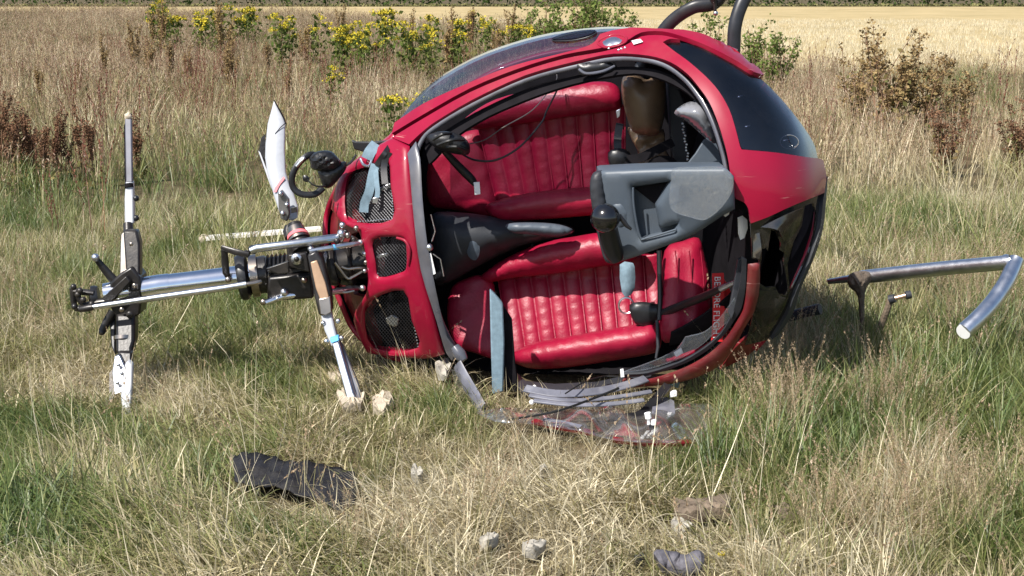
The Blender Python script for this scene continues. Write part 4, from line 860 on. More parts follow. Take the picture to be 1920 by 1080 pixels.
# ------------------------------------------------------------------ grass
def blade_arrays(nb, R0, L, lean, curl, w, seg, rs, dry=(0, 1), seedhead=None, comb=0.0, thin=.45):
    V, F, Cc = [], [], []
    for _ in range(nb):
        r = R0*math.sqrt(rs.random()); a0 = rs.random()*2*math.pi; bx, by = r*math.cos(a0), r*math.sin(a0)
        az = rs.normal()*.55 if rs.random() < comb else a0 + rs.normal()*1.1; l = rs.uniform(*L); le = abs(rs.normal(lean[0], lean[1])); cu = rs.normal(curl[0], curl[1])
        ww = w*rs.uniform(.6, 1.3); side = az + math.pi/2 + rs.normal()*.6; tw = rs.normal()*.8
        dd = rs.uniform(*dry); val = rs.uniform(.62, 1.30)
        o = len(V); kink = rs.uniform(-.5, .5)
        ang = le; x = y = 0.0; z = 0.0; pts = []
        st = l/seg
        for k in range(seg+1):
            pts.append((x, y, z)); ang_k = ang + cu*(k/seg)
            az_k = az + kink*(k/seg)
            x += math.sin(ang_k)*math.cos(az_k)*st; y += math.sin(ang_k)*math.sin(az_k)*st; z += math.cos(ang_k)*st
            if z < .004: z = .004 + .004*rs.random()
        for k, (px, py, pz) in enumerate(pts):
            t = k/seg; hw = ww*.5*(1 - t**2.2)*(.75+.25*min(1, t*4)) ; sd = side + tw*t
            c = (dd, val, 0)
            if k == seg: V.append((bx+px, by+py, pz)); Cc.append(c)
            else:
                V.append((bx+px-hw*math.cos(sd), by+py-hw*math.sin(sd), pz)); V.append((bx+px+hw*math.cos(sd), by+py+hw*math.sin(sd), pz)); Cc += [c, c]
        for k in range(seg-1): F.append((o+2*k, o+2*k+1, o+2*k+3, o+2*k+2))
        F.append((o+2*seg-2, o+2*seg-1, o+2*seg))
        if seedhead:
            hl, cnt, spread, sz = seedhead; hl *= rs.uniform(.7, 1.3)
            P = [Vector((bx+p[0], by+p[1], p[2])) for p in pts]; tip = P[-1]; dr = (P[-1]-P[-2]).normalized()
            for i in range(cnt):
                t = rs.random(); base = tip - dr*(hl*(1-t)); rad = spread*(.25+.75*math.sin(math.pi*(.15+.85*(1-t))))*rs.random()**.5
                aa = rs.random()*6.283; d2 = (Vector((math.cos(aa), math.sin(aa), 0))*.8 + dr*(1.0+rs.random()*1.4)).normalized()
                q = base + d2*rad; s = sz*rs.uniform(.6, 1.5); u = Vector((rs.normal(), rs.normal(), rs.normal())).normalized()
                e1 = d2*s*1.6; e2 = d2.cross(u).normalized()*s*thin
                oo = len(V); V += [tuple(q-e1*.5), tuple(q+e2), tuple(q+e1*.5), tuple(q-e2)]; Cc += [(dd, rs.uniform(.7, 1.25), 1)]*4; F.append((oo, oo+1, oo+2, oo+3))
    return V, F, Cc

def grass_mat(name, ramp, seedc, transl=.35, rough=.55):
    m = bpy.data.materials.new(name); m.use_nodes = True; nt = m.node_tree; nt.nodes.remove(nt.nodes['Principled BSDF']); out = nt.nodes['Material Output']
    at = N(nt, 'ShaderNodeAttribute', attribute_name='Col'); sp = N(nt, 'ShaderNodeSeparateColor'); nt.links.new(at.outputs['Color'], sp.inputs[0])
    ti = N(nt, 'ShaderNodeAttribute', attribute_name='tint', attribute_type='INSTANCER')
    ad = N(nt, 'ShaderNodeMath', operation='ADD', use_clamp=True); sb = N(nt, 'ShaderNodeMath', operation='MULTIPLY_ADD'); sb.inputs[1].default_value = .7; sb.inputs[2].default_value = -.35
    nt.links.new(sp.outputs[0], sb.inputs[0]); nt.links.new(sb.outputs[0], ad.inputs[0]); nt.links.new(ti.outputs['Fac'], ad.inputs[1])
    rp = N(nt, 'ShaderNodeValToRGB'); nt.links.new(ad.outputs[0], rp.inputs[0]); el = rp.color_ramp.elements
    el[0].position = ramp[0][0]; el[0].color = (*ramp[0][1], 1); el[1].position = ramp[-1][0]; el[1].color = (*ramp[-1][1], 1)
    for p, c in ramp[1:-1]: q = el.new(p); q.color = (*c, 1)
    mx = N(nt, 'ShaderNodeMix', data_type='RGBA'); nt.links.new(sp.outputs[2], mx.inputs[0]); nt.links.new(rp.outputs[0], mx.inputs[6]); mx.inputs[7].default_value = (*seedc, 1)
    ml = N(nt, 'ShaderNodeVectorMath', operation='SCALE'); nt.links.new(mx.outputs[2], ml.inputs[0]); nt.links.new(sp.outputs[1], ml.inputs['Scale'])
    df = N(nt, 'ShaderNodeBsdfDiffuse'); tr = N(nt, 'ShaderNodeBsdfTranslucent'); gl = N(nt, 'ShaderNodeBsdfGlossy'); gl.inputs['Roughness'].default_value = rough
    nt.links.new(ml.outputs[0], df.inputs[0]); nt.links.new(ml.outputs[0], tr.inputs[0])
    s1 = N(nt, 'ShaderNodeMixShader'); s1.inputs[0].default_value = transl; nt.links.new(df.outputs[0], s1.inputs[1]); nt.links.new(tr.outputs[0], s1.inputs[2])
    s2 = N(nt, 'ShaderNodeMixShader'); s2.inputs[0].default_value = .06; nt.links.new(s1.outputs[0], s2.inputs[1]); nt.links.new(gl.outputs[0], s2.inputs[2])
    nt.links.new(s2.outputs[0], out.inputs[0]); MATS[name] = m; return m
RAMP = [(0, (.085, .135, .026)), (.28, (.185, .215, .055)), (.52, (.31, .285, .12)), (.74, (.47, .39, .22)), (1, (.68, .60, .42))]
GM = grass_mat('grass_blades', RAMP, (.40, .285, .175))
RAMPB = [(0, (.17, .185, .060)), (.35, (.31, .27, .120)), (.7, (.44, .35, .185)), (1, (.62, .51, .33))]
GMB = grass_mat('dry_grass_blades', RAMPB, (.32, .20, .12))

def proto(coll, name, arr, m):
    V, F, Cc = arr; me = bpy.data.meshes.new(name); me.from_pydata(V, [], F); me.update()
    ca = me.color_attributes.new('Col', 'FLOAT_COLOR', 'POINT'); ca.data.foreach_set('color', np.c_[np.array(Cc, float), np.ones(len(Cc))].ravel())
    me.materials.append(m); o = bpy.data.objects.new(name, me); coll.objects.link(o); return o
def scatter(name, protos, P, rot, scl, idx, tint, label, cat):
    me = bpy.data.meshes.new(name); me.from_pydata([tuple(p) for p in P], [], []); n = len(P)
    a = me.attributes.new('rot', 'FLOAT_VECTOR', 'POINT'); a.data.foreach_set('vector', np.asarray(rot, np.float32).ravel())
    a = me.attributes.new('scl', 'FLOAT', 'POINT'); a.data.foreach_set('value', np.asarray(scl, np.float32))
    a = me.attributes.new('idx', 'INT', 'POINT'); a.data.foreach_set('value', np.asarray(idx, np.int32))
    a = me.attributes.new('tint', 'FLOAT', 'POINT'); a.data.foreach_set('value', np.asarray(tint, np.float32))
    o = bpy.data.objects.new(name, me); C.objects.link(o)
    ng = bpy.data.node_groups.new(name, 'GeometryNodeTree')
    ng.interface.new_socket('Geometry', in_out='INPUT', socket_type='NodeSocketGeometry'); ng.interface.new_socket('Geometry', in_out='OUTPUT', socket_type='NodeSocketGeometry')
    gi = ng.nodes.new('NodeGroupInput'); go = ng.nodes.new('NodeGroupOutput'); ip = ng.nodes.new('GeometryNodeInstanceOnPoints')
    ci = ng.nodes.new('GeometryNodeCollectionInfo'); ci.inputs['Collection'].default_value = protos; ci.inputs['Separate Children'].default_value = True; ci.inputs['Reset Children'].default_value = True
    ip.inputs['Pick Instance'].default_value = True
    def na(nm, dt):
        q = ng.nodes.new('GeometryNodeInputNamedAttribute'); q.data_type = dt; q.inputs['Name'].default_value = nm; return q.outputs['Attribute']
    L = ng.links.new; L(gi.outputs[0], ip.inputs['Points']); L(ci.outputs[0], ip.inputs['Instance'])
    L(na('idx', 'INT'), ip.inputs['Instance Index']); L(na('scl', 'FLOAT'), ip.inputs['Scale'])
    er = ng.nodes.new('FunctionNodeEulerToRotation'); L(na('rot', 'FLOAT_VECTOR'), er.inputs[0]); L(er.outputs[0], ip.inputs['Rotation'])
    L(ip.outputs[0], go.inputs[0])
    md = o.modifiers.new('scatter', 'NODES'); md.node_group = ng
    tag(o, label, cat, kind='stuff'); return o

rs = np.random.default_rng(11)
cols = {}
def mk(name, count, m, *a, **k):
    c = bpy.data.collections.new(name); cols[name] = (c, count)
    for i in range(count): proto(c, '%s_%02d' % (name, i), blade_arrays(*[q(i) if callable(q) else q for q in a], rs=rs, **k), m)
# nb, R0, L, lean(mean,sd), curl(mean,sd), width, seg
mk('matted', 10, GM, 27, .085, (.07, .22), (.80, .34), (1.1, .75), .0048, 4, dry=(.0, 1), comb=.7)
mk('upright', 6, GM, 34, .045, (.16, .36), (.32, .20), (.75, .45), .0050, 4, dry=(0, .8))
mk('stalk', 5, GM, 4, .05, (.26, .52), (.32, .25), (.15, .35), .0030, 4, dry=(.7, 1), seedhead=(.06, 10, .004, .006))
mk('panicle', 5, GM, 12, .07, (.28, .46), (.24, .16), (.25, .25), .0030, 3, dry=(.2, .9), seedhead=(.17, 90, .018, .0040), thin=.30)
mk('far_dry', 7, GMB, 36, .14, (.25, .60), (.22, .15), (.35, .35), .0070, 3, dry=(.0, 1), seedhead=(.16, 5, .006, .020), thin=.16)
mk('far_green', 5, GM, 36, .14, (.18, .42), (.30, .2), (.5, .4), .0075, 3, dry=(0, .7))
mk('stub', 4, GM, 22, .25, (.10, .22), (.25, .2), (.1, .2), .012, 2, dry=(.7, 1))

# where grass may stand
FOOT = [G(x, y) for x, y in ((640,640),(700,690),(780,705),(850,728),(900,748),(985,748),(1100,752),(1210,752),(1330,740),(1395,708),(1450,650),(1500,600))]
FOOT = [(p.x, p.y) for p in FOOT] + [(1.15, 7.0), (.6, 9.2), (-.1, 9.2), (-.8, 7.0)]
def gpoly(pts): return [(G(x, y).x, G(x, y).y) for x, y in pts]
SLAB = gpoly([(442,858),(500,856),(560,866),(640,872),(662,900),(652,935),(610,950),(560,925),(500,905),(440,900)])
PANE = gpoly([(985,766),(1200,760),(1335,755),(1345,775),(1295,834),(1150,828),(1000,795)])
BARE = gpoly([(880,770),(985,766),(1000,800),(1150,834),(1300,838),(1350,775),(1370,800),(1310,852),(1150,850),(980,815)])
def bump2(px, py, cx, cy, rx, ry): return np.exp(-((px-cx)/rx)**2 - ((py-cy)/ry)**2)
GREEN = [(60,380,160,70),(330,640,170,50),(520,720,120,50),(830,775,80,40),(1420,860,170,90),(1820,740,160,110),(1580,900,70,60),(60,830,140,60),(80,980,150,70),(520,1000,110,40),(690,880,110,50),(1260,900,70,60),(1460,960,120,50),(900,850,60,50),(1700,450,200,60),(300,500,130,50),(480,570,120,40),(1890,1000,90,60),(1640,800,110,60),(1240,1050,120,40),(650,330,60,30)]
DRYP = [(1000,900,220,90),(980,1010,250,70),(180,690,120,40),(150,880,110,40),(560,960,90,40),(350,750,90,40),(1700,930,200,80),(1460,700,90,60),(1650,740,80,50),(750,1000,140,70),(400,560,80,30),(200,200,400,120),(1700,300,300,140),(1150,840,160,40)]
def dryness(px, py, x, y):
    d = .51 + .95*(nzA(x*1.3+9, y*1.3+5)-.5) + 1.0*(nzB(x*5, y*5)-.5)
    for c in GREEN: d = d - .36*bump2(px, py, *c)
    for c in DRYP: d = d + .30*bump2(px, py, *c)
    return d
def points(n, y0, y1, power=2.0, wide=1.55):
    u = rs.random(n); yy = (y0**power + u*(y1**power - y0**power))**(1/power); xx = (rs.random(n)*2-1)*yy*.343*wide + 0
    return xx, yy
def keep_off(x, y, polys):
    k = np.ones(len(x), bool)
    for p in polys: k &= ~inside(np.c_[x, y], p)
    return k
def lay(name, pn, x, y, scl, tint, label, cat, tilt=.15):
    c, cnt = cols[pn]; z = ground_h(x, y); n = len(x)
    rot = np.c_[rs.normal(0, tilt, n), rs.normal(0, tilt, n), rs.random(n)*6.283]
    scatter(name, c, np.c_[x, y, z], rot, scl, rs.integers(0, cnt, n), tint, label, cat)

# matted near grass
x, y = points(12500, 2.9, 9.0, wide=1.25); px, py = proj(x, y, 0*x)
k = keep_off(x, y, [FOOT, SLAB]) & ~(inside(np.c_[px, py], [(430,890),(680,900),(680,975),(600,985),(430,935)]) & (rs.random(len(x)) < .7)); x, y, px, py = x[k], y[k], px[k], py[k]
d = dryness(px, py, x, y); bare = inside(np.c_[x, y], BARE) | inside(np.c_[x, y], PANE); s = rs.uniform(.6, 1.15, len(x))*(.6+.7*nzC(x*2, y*2)); s[bare] *= .24; s = s*(1-.45*bump2(px, py, 1080, 830, 330, 50))
for c in ((550,935,150,60),(780,895,50,30),(1275,1000,60,35),(1000,1040,70,30),(915,1025,50,30),(680,775,90,40),(1275,1075,90,40),(1330,965,120,30),(235,790,50,40)): s = s*(1-.5*bump2(px, py, *c))
k = ~(bare & (rs.random(len(x)) < .1)); x, y, s, d = x[k], y[k], s[k], np.clip(d+.12, 0, 1)[k]
flow = 5.5*nzA(x*.9+31, y*.9+17) + 3.0*nzC(x*2.1+3, y*2.1+1) + rs.normal(0, .45, len(x)); tl = rs.normal(0, .14, (len(x), 2)); pid = rs.integers(0, cols['matted'][1], len(x)); gz = ground_h(x, y)
Vs, Fq, Ft, Cs, nv = [], [], [], [], 0                # these tufts overlap so much that one real mesh renders faster than instances
PRT = []
for o in cols['matted'][0].objects:
    me = o.data; v = np.zeros(len(me.vertices)*3); me.vertices.foreach_get('co', v); cc = np.zeros(len(me.vertices)*4); me.color_attributes['Col'].data.foreach_get('color', cc)
    PRT.append((v.reshape(-1, 3), np.array([tuple(p.vertices) for p in me.polygons if len(p.vertices) == 4]), np.array([tuple(p.vertices) for p in me.polygons if len(p.vertices) == 3]), cc.reshape(-1, 4)))
for i in range(len(x)):
    v, q, t, cc = PRT[pid[i]]; ca, sa = math.cos(flow[i]), math.sin(flow[i]); p = v*s[i]
    p = np.c_[p[:, 0]*ca - p[:, 1]*sa + x[i], p[:, 0]*sa + p[:, 1]*ca + y[i], p[:, 2] + gz[i]]; p[:, 2] += p[:, 2]*0 + (v[:, 2]*s[i])*0
    Vs.append(p); Fq.append(q+nv); Ft.append(t+nv); c2 = cc.copy(); c2[:, 0] += d[i]/.7; Cs.append(c2); nv += len(v)
Vs = np.concatenate(Vs); Fq = np.concatenate(Fq); Ft = np.concatenate(Ft); Cs = np.concatenate(Cs)
me = bpy.data.meshes.new('matted_grass'); me.vertices.add(len(Vs)); me.vertices.foreach_set('co', Vs.astype(np.float32).ravel())
lp = np.concatenate([Fq.ravel(), Ft.ravel()]); me.loops.add(len(lp)); me.loops.foreach_set('vertex_index', lp.astype(np.int32))
ls = np.concatenate([np.arange(len(Fq))*4, len(Fq)*4 + np.arange(len(Ft))*3]); me.polygons.add(len(ls)); me.polygons.foreach_set('loop_start', ls.astype(np.int32)); me.update(calc_edges=True)
ca = me.color_attributes.new('Col', 'FLOAT_COLOR', 'POINT'); ca.data.foreach_set('color', Cs.astype(np.float32).ravel()); me.materials.append(GM)
o = bpy.data.objects.new('matted_grass', me); C.objects.link(o); tag(o, 'matted mixed green and straw grass in the foreground', 'grass', kind='stuff')
# upright tufts
x, y = points(9000, 2.9, 10.0, wide=1.5); px, py = proj(x, y, 0*x)
d = dryness(px, py, x, y); dens_ = np.clip(.22 + 1.1*(nzB(x*1.1+3, y*1.1)-.45), 0.04, 1)
for c in GREEN: dens_ = dens_ + .8*bump2(px, py, *c)
right = 1/(1+np.exp(-(px-1330)/60)); left_far = np.clip((620-py)/80, 0, 1)*(px < 700)
dens_ = dens_ + .45*right + .4*left_far
cent = bump2(px, py, 1050, 900, 330, 130); dens_ *= 1-.75*cent
k = keep_off(x, y, [FOOT, SLAB, PANE, BARE]) & (rs.random(len(x)) < dens_); x, y, px, py, d, right = [q[k] for q in (x, y, px, py, d, right)]
s = rs.uniform(.5, .95, len(x))*(.75 + .22*right); front = (py > 700) & (px > 640) & (px < 1330); s[front] *= .72
lo = (px < 700) & (py > 640); s[lo] *= .72; mid = (py > 930); s[mid] *= .8
for c in ((550,930,150,70),(780,890,50,40),(1275,1000,60,45),(1000,1040,70,40),(915,1025,50,30),(680,770,90,50),(235,775,60,50),(1275,1075,90,40),(1330,960,120,30)): s = s*(1-.7*bump2(px, py, *c))
lay('upright_grass', 'upright', x, y, s, np.clip(d, 0, 1), 'upright green and yellowing grass tufts round the wreck', 'grass')
# single straw stalks
x, y = points(1100, 3.0, 9.0, wide=1.5); px, py = proj(x, y, 0*x); k = keep_off(x, y, [FOOT, SLAB, PANE, BARE]) & ~((py > 690) & (py < 880) & (px > 820) & (px < 1340)) & (rs.random(len(x)) < .35 + .5*(px > 1330))
x, y = x[k], y[k]; lay('straw_stalks', 'stalk', x, y, rs.uniform(.5, .95, len(x)), rs.uniform(.7, 1, len(x)), 'thin pale straw stalks leaning above the matted grass', 'grass')
# feathery brown seed heads
x, y = points(5000, 3.2, 9.5, wide=1.5); px, py = proj(x, y, 0*x)
pd = .012 + .0*x
for c, w_ in (((1450,770,75,60), 1.0), ((1640,790,90,45), .9), ((1700,960,170,70), .5), ((1560,1010,200,50), .5), ((1850,640,90,60), .5), ((1500,640,60,60), .7), ((100,620,150,60), .25), ((560,1000,70,40), .4), ((760,1040,120,30), .35), ((1800,560,160,60), .5), ((600,660,60,30), .2)): pd = pd + w_*bump2(px, py, *c)
k = keep_off(x, y, [FOOT, SLAB, PANE, BARE]) & (rs.random(len(x)) < pd); x, y, px = x[k], y[k], px[k]
lay('seed_head_grass', 'panicle', x, y, rs.uniform(.42, .76, len(x))*(1+.12*bump2(px, 0*px, 1460, 0, 110, 1)), rs.uniform(.45, .9, len(x)), 'grass with feathery brown seed heads beside the nose', 'grass')
# meadow further back
fx = lambda x, y: field_y(x/y)
x, y = points(15000, 7.0, 75.0, power=1.45, wide=1.4); px, py = proj(x, y, 0*x)
d = np.clip(.55 + 1.7*(nzA(x*.45, y*.30)-.5) + .5*(nzB(x*1.6, y*1.1)-.5) + .15*bump2(px, py, 600, 230, 500, 60), 0, 1)
k = keep_off(x, y, [FOOT]) & (y < fx(x, y)*(.93+.1*nzC(x, y))) & (rs.random(len(x)) < np.clip((y-6.5)/3, 0, 1)); x, y, d, px, py = x[k], y[k], d[k], px[k], py[k]
grn = nzC(x*.35+4, y*.22+8) + .25*bump2(px, py, 150, 330, 200, 80) + .18*bump2(px, py, 1700, 430, 250, 70) + .12*bump2(px, py, 500, 300, 200, 60) + .42*np.clip((17.0-y)/9, 0, 1) + rs.normal(0, .13, len(x)) > .62
big = (.8 + .012*y)*rs.uniform(.55, 1.15, len(x))*(.55 + .8*nzB(x*.7, y*.5)); big[px > 1150] *= .9
lay('dry_meadow_grass', 'far_dry', x[~grn], y[~grn], big[~grn], d[~grn], 'tall brown dry grass across the meadow behind', 'grass', .1)
lay('green_meadow_grass', 'far_green', x[grn], y[grn], big[grn], np.clip(d[grn]*.6 + .26, 0, 1), 'paler green grass patches in the meadow behind', 'grass', .1)
# rust-brown sorrel stalks all through the meadow
mk('sorrel', 5, grass_mat('sorrel_stalks', [(0, (.16, .075, .04)), (1, (.34, .18, .10))], (.24, .095, .055)), 5, .05, (.40, .75), (.10, .10), (.08, .1), .006, 3, dry=(0, 1), seedhead=(.26, 36, .012, .012), thin=.35)
x, y = points(1500, 8.0, 45.0, power=1.5, wide=1.4); px, py = proj(x, y, 0*x)
pr = .10 + 1.1*bump2(px, py, 260, 190, 330, 70) + .8*bump2(px, py, 620, 200, 260, 60) + 1.2*bump2(px, py, 70, 330, 130, 45) + .5*bump2(px, py, 1750, 260, 220, 60) + .5*bump2(px, py, 1100, 110, 200, 30)
k = keep_off(x, y, [FOOT]) & (y < fx(x, y)*.97) & (rs.random(len(x)) < pr*(.3+1.2*nzA(x*.8, y*.5))); x, y = x[k], y[k]
lay('sorrel_stalks', 'sorrel', x, y, rs.uniform(.6, 1.15, len(x)), rs.random(len(x)), 'rust-brown seeding sorrel stalks through the meadow behind', 'weeds', .08)
# stubble rows near the field's edge
x, y = points(9000, 24.0, 80.0, power=1.1, wide=1.3); k = (y > fx(x, y)*1.0); x, y = x[k], y[k]
lay('stubble', 'stub', x, y, rs.uniform(.5, 1.1, len(x)), rs.uniform(.6, .95, len(x)), 'cut straw stubble on the pale field', 'stubble', .1)

# ------------------------------------------------------------------ hedge on the skyline
def leafmat(name, c1, c2, transl=.3):
    m = bpy.data.materials.new(name); m.use_nodes = True; nt = m.node_tree; nt.nodes.remove(nt.nodes['Principled BSDF']); out = nt.nodes['Material Output']
    ge = N(nt, 'ShaderNodeNewGeometry'); mx = N(nt, 'ShaderNodeMix', data_type='RGBA'); nt.links.new(ge.outputs['Random Per Island'], mx.inputs[0]); mx.inputs[6].default_value = (*c1, 1); mx.inputs[7].default_value = (*c2, 1)
    df = N(nt, 'ShaderNodeBsdfDiffuse'); tr = N(nt, 'ShaderNodeBsdfTranslucent'); nt.links.new(mx.outputs[2], df.inputs[0]); nt.links.new(mx.outputs[2], tr.inputs[0])
    s1 = N(nt, 'ShaderNodeMixShader'); s1.inputs[0].default_value = transl; nt.links.new(df.outputs[0], s1.inputs[1]); nt.links.new(tr.outputs[0], s1.inputs[2]); nt.links.new(s1.outputs[0], out.inputs[0])
    MATS[name] = m; return m
def leafcloud(P, size, rs, asp=.55, up=.3):
    n = len(P); d = rs.normal(size=(n, 3)); d[:, 2] += up; d /= np.linalg.norm(d, axis=1)[:, None]
    u = np.cross(d, rs.normal(size=(n, 3))); u /= np.linalg.norm(u, axis=1)[:, None]; s = size*rs.uniform(.6, 1.4, n)[:, None]
    V = np.stack([P - d*s*.5, P + u*s*asp*.5, P + d*s*.5, P - u*s*asp*.5], 1).reshape(-1, 3)
    F = np.arange(4*n).reshape(-1, 4); return V, F
HEDGE = leafmat('hedge_leaves', (.030, .055, .016), (.075, .105, .030))
n = 30000; hx = rs.uniform(-130, 130, n); top = 2.2 + 2.6*nzA(hx*.12, hx*0+3) + 1.2*nzB(hx*.6, hx*0); hz = rs.random(n)**.8*top; hy = 163 + rs.normal(0, 1.3, n)*(1-.4*hz/top)
V, F = leafcloud(np.c_[hx, hy, hz], .42, rs)
o = obj('hedgerow', V, F, HEDGE, smooth=False); tag(o, 'dark green hedgerow along the far edge of the field', 'hedge', kind='stuff')
V, F = leafcloud(np.c_[rs.uniform(-130, 130, 9000), 160.2 + rs.normal(0, .5, 9000), rs.random(9000)*.25], .3, rs)
o = obj('hedge_bottom_weeds', V, F, leafmat('verge_leaves', (.16, .17, .06), (.30, .26, .12)), smooth=False); tag(o, 'pale weeds along the foot of the hedgerow', 'weeds', kind='stuff')
# ------------------------------------------------------------------ standing plants
STEMG = mat('green_stem', (.13, .14, .045), .7, var=.25); STEMB = mat('brown_stem', (.16, .085, .045), .7, var=.3)
YEL = leafmat('ragwort_flowers', (.46, .36, .025), (.64, .53, .07), .2); LEAFG = leafmat('ragwort_leaves', (.07, .11, .028), (.16, .18, .05))
DOCKS = leafmat('dock_seeds', (.18, .115, .055), (.34, .25, .12), .15); DOCKR = leafmat('dark_dock_seeds', (.125, .065, .042), (.23, .13, .075), .1)
DOCKL = leafmat('dock_leaves', (.12, .13, .045), (.28, .20, .09)); BUSHL = leafmat('shrub_leaves', (.085, .13, .030), (.20, .24, .07))
WHT = leafmat('yarrow_flowers', (.62, .60, .52), (.80, .78, .72), .2)
def plant_mesh(kind, seed):
    rs = np.random.default_rng(seed); st, leaf, fl = MB(), [], []
    def stem(p0, p1, r, bend=.05):
        mid = (p0+p1)*.5 + Vector((rs.normal()*bend, rs.normal()*bend, 0)); pts = cr([tuple(p0), tuple(mid), tuple(p1)], n=3)
        v, f = tube_w(pts, [r*(1-.6*i/(len(pts)-1)) for i in range(len(pts))], seg=4, caps=False); st.add(v, f); return [Vector(p) for p in pts]
    if kind == 'ragwort':
        for i in range(rs.integers(4, 8)):
            a = rs.random()*6.28; h = rs.uniform(.62, .95); tip = Vector((math.cos(a)*rs.uniform(.03, .2), math.sin(a)*rs.uniform(.03, .2), h))
            ps = stem(Vector((rs.normal()*.03, rs.normal()*.03, 0)), tip, .006)
            for p in ps[1:]: leaf += [p + Vector((rs.normal()*.05, rs.normal()*.05, rs.normal()*.03)) for _ in range(9)]
            for b in range(rs.integers(4, 7)):
                aa = rs.random()*6.28; q = tip + Vector((math.cos(aa)*rs.uniform(.02, .10), math.sin(aa)*rs.uniform(.02, .10), rs.uniform(-.03, .06))); stem(ps[-2], q, .003, .01)
                fl += [q + Vector((rs.normal()*.028, rs.normal()*.028, rs.normal()*.014)) for _ in range(11)]
        return st, (leaf, .075), (fl, .028)
    if kind == 'dock':
        for i in range(rs.integers(3, 6)):
            a = rs.random()*6.28; h = rs.uniform(.6, 1.0); tip = Vector((math.cos(a)*rs.uniform(.02, .16), math.sin(a)*rs.uniform(.02, .16), h)); ps = stem(Vector((rs.normal()*.03, rs.normal()*.03, 0)), tip, .007)
            for t in np.linspace(.42, 1, 26): p = ps[0].lerp(ps[-1], t); fl += [p + Vector((rs.normal()*.016, rs.normal()*.016, rs.normal()*.012)) for _ in range(6)]
            for b in range(5):
                t = rs.uniform(.45, .85); p = ps[0].lerp(ps[-1], t); aa = rs.random()*6.28; q = p + Vector((math.cos(aa)*.07, math.sin(aa)*.07, rs.uniform(.08, .2))); stem(p, q, .003, .01)
                for u in np.linspace(.1, 1, 9): r = p.lerp(q, u); fl += [r + Vector((rs.normal()*.011, rs.normal()*.011, rs.normal()*.01)) for _ in range(4)]
            leaf += [Vector((rs.normal()*.09, rs.normal()*.09, abs(rs.normal())*.14)) for _ in range(8)]
        return st, (leaf, .12), (fl, .021)
    if kind == 'shrub':
        for i in range(rs.integers(8, 12)):
            a = rs.random()*6.28; h = rs.uniform(.6, 1.0); rr = rs.uniform(.05, .38); tip = Vector((math.cos(a)*rr, math.sin(a)*rr, h)); ps = stem(Vector((rs.normal()*.06, rs.normal()*.06, 0)), tip, .008)
            for b in range(7):
                t = rs.uniform(.3, 1); p = ps[0].lerp(ps[-1], t); aa = rs.random()*6.28; q = p + Vector((math.cos(aa)*.12, math.sin(aa)*.12, rs.uniform(.02, .12))); stem(p, q, .003, .01)
                leaf += [p.lerp(q, u) + Vector((rs.normal()*.03, rs.normal()*.03, rs.normal()*.03)) for u in rs.random(13)]
        return st, (leaf, .052), (fl, .02)
    if kind == 'brown':
        for i in range(rs.integers(9, 13)):
            a = rs.random()*6.28; h = rs.uniform(.55, 1.0); rr = rs.uniform(.03, .34); tip = Vector((math.cos(a)*rr, math.sin(a)*rr, h)); ps = stem(Vector((rs.normal()*.05, rs.normal()*.05, 0)), tip, .007)
            for b in range(9):
                t = rs.uniform(.35, 1); p = ps[0].lerp(ps[-1], t); aa = rs.random()*6.28; q = p + Vector((math.cos(aa)*.09, math.sin(aa)*.09, rs.uniform(.02, .1))); stem(p, q, .003, .01)
                fl += [p.lerp(q, u) + Vector((rs.normal()*.018, rs.normal()*.018, rs.normal()*.018)) for u in rs.random(17)]
            leaf += [ps[0].lerp(ps[-1], u) + Vector((rs.normal()*.06, rs.normal()*.06, rs.normal()*.03)) for u in rs.random(16)*.8]
        return st, (leaf, .06), (fl, .026)
    if kind == 'yarrow':
        for i in range(rs.integers(3, 6)):
            a = rs.random()*6.28; h = rs.uniform(.35, .5); tip = Vector((math.cos(a)*rs.uniform(.03, .15), math.sin(a)*rs.uniform(.03, .15), h)); ps = stem(Vector((0, 0, 0)), tip, .004)
            fl += [tip + Vector((rs.normal()*.028, rs.normal()*.028, rs.normal()*.005)) for _ in range(40)]; leaf += [ps[0].lerp(ps[-1], u) + Vector((rs.normal()*.02, rs.normal()*.02, 0)) for u in rs.random(10)]
        return st, (leaf, .04), (fl, .013)
PM = {}
def plant_data(kind, var, flm, lfm, stm):
    key = (kind, var, flm.name)
    if key not in PM:
        st, lf, fl = plant_mesh(kind, hash(kind) % 97 if False else sum(map(ord, kind))*13 + var); out = []
        rs = np.random.default_rng(var+5)
        for nm, m, V, F in (('stems', stm, [tuple(v) for v in st.v], st.f),) + tuple(
                (nm, m, *[q.tolist() for q in leafcloud(np.array([tuple(p) for p in a[0]]), a[1], rs, .6 if nm == 'leaves' else .9)]) for nm, m, a in (('leaves', lfm, lf), ('flower_heads' if kind in ('ragwort', 'yarrow') else 'seed_heads', flm, fl)) if len(a[0])):
            me = bpy.data.meshes.new(nm); me.from_pydata(V, [], F); me.update(); me.materials.append(m); out.append((nm, me))
        PM[key] = out
    return PM[key]
def plant(name, kind, var, px, base, top, flm, lfm, stm, label, cat, group=None):
    p = G(px, base); r = empty(name, (p.x, p.y, float(ground_h(p.x, p.y))), rnd.random()*6.28); h = (base-top)*MPP(p); s = h/.97
    r.scale = (s*rnd.uniform(.9, 1.15),)*2 + (s,)
    for nm, me in plant_data(kind, var, flm, lfm, stm):
        c = bpy.data.objects.new(nm, me); C.objects.link(c); c.parent = r
        if nm != 'stems': c['kind'] = 'stuff'
    tag(r, label, cat, group); return r
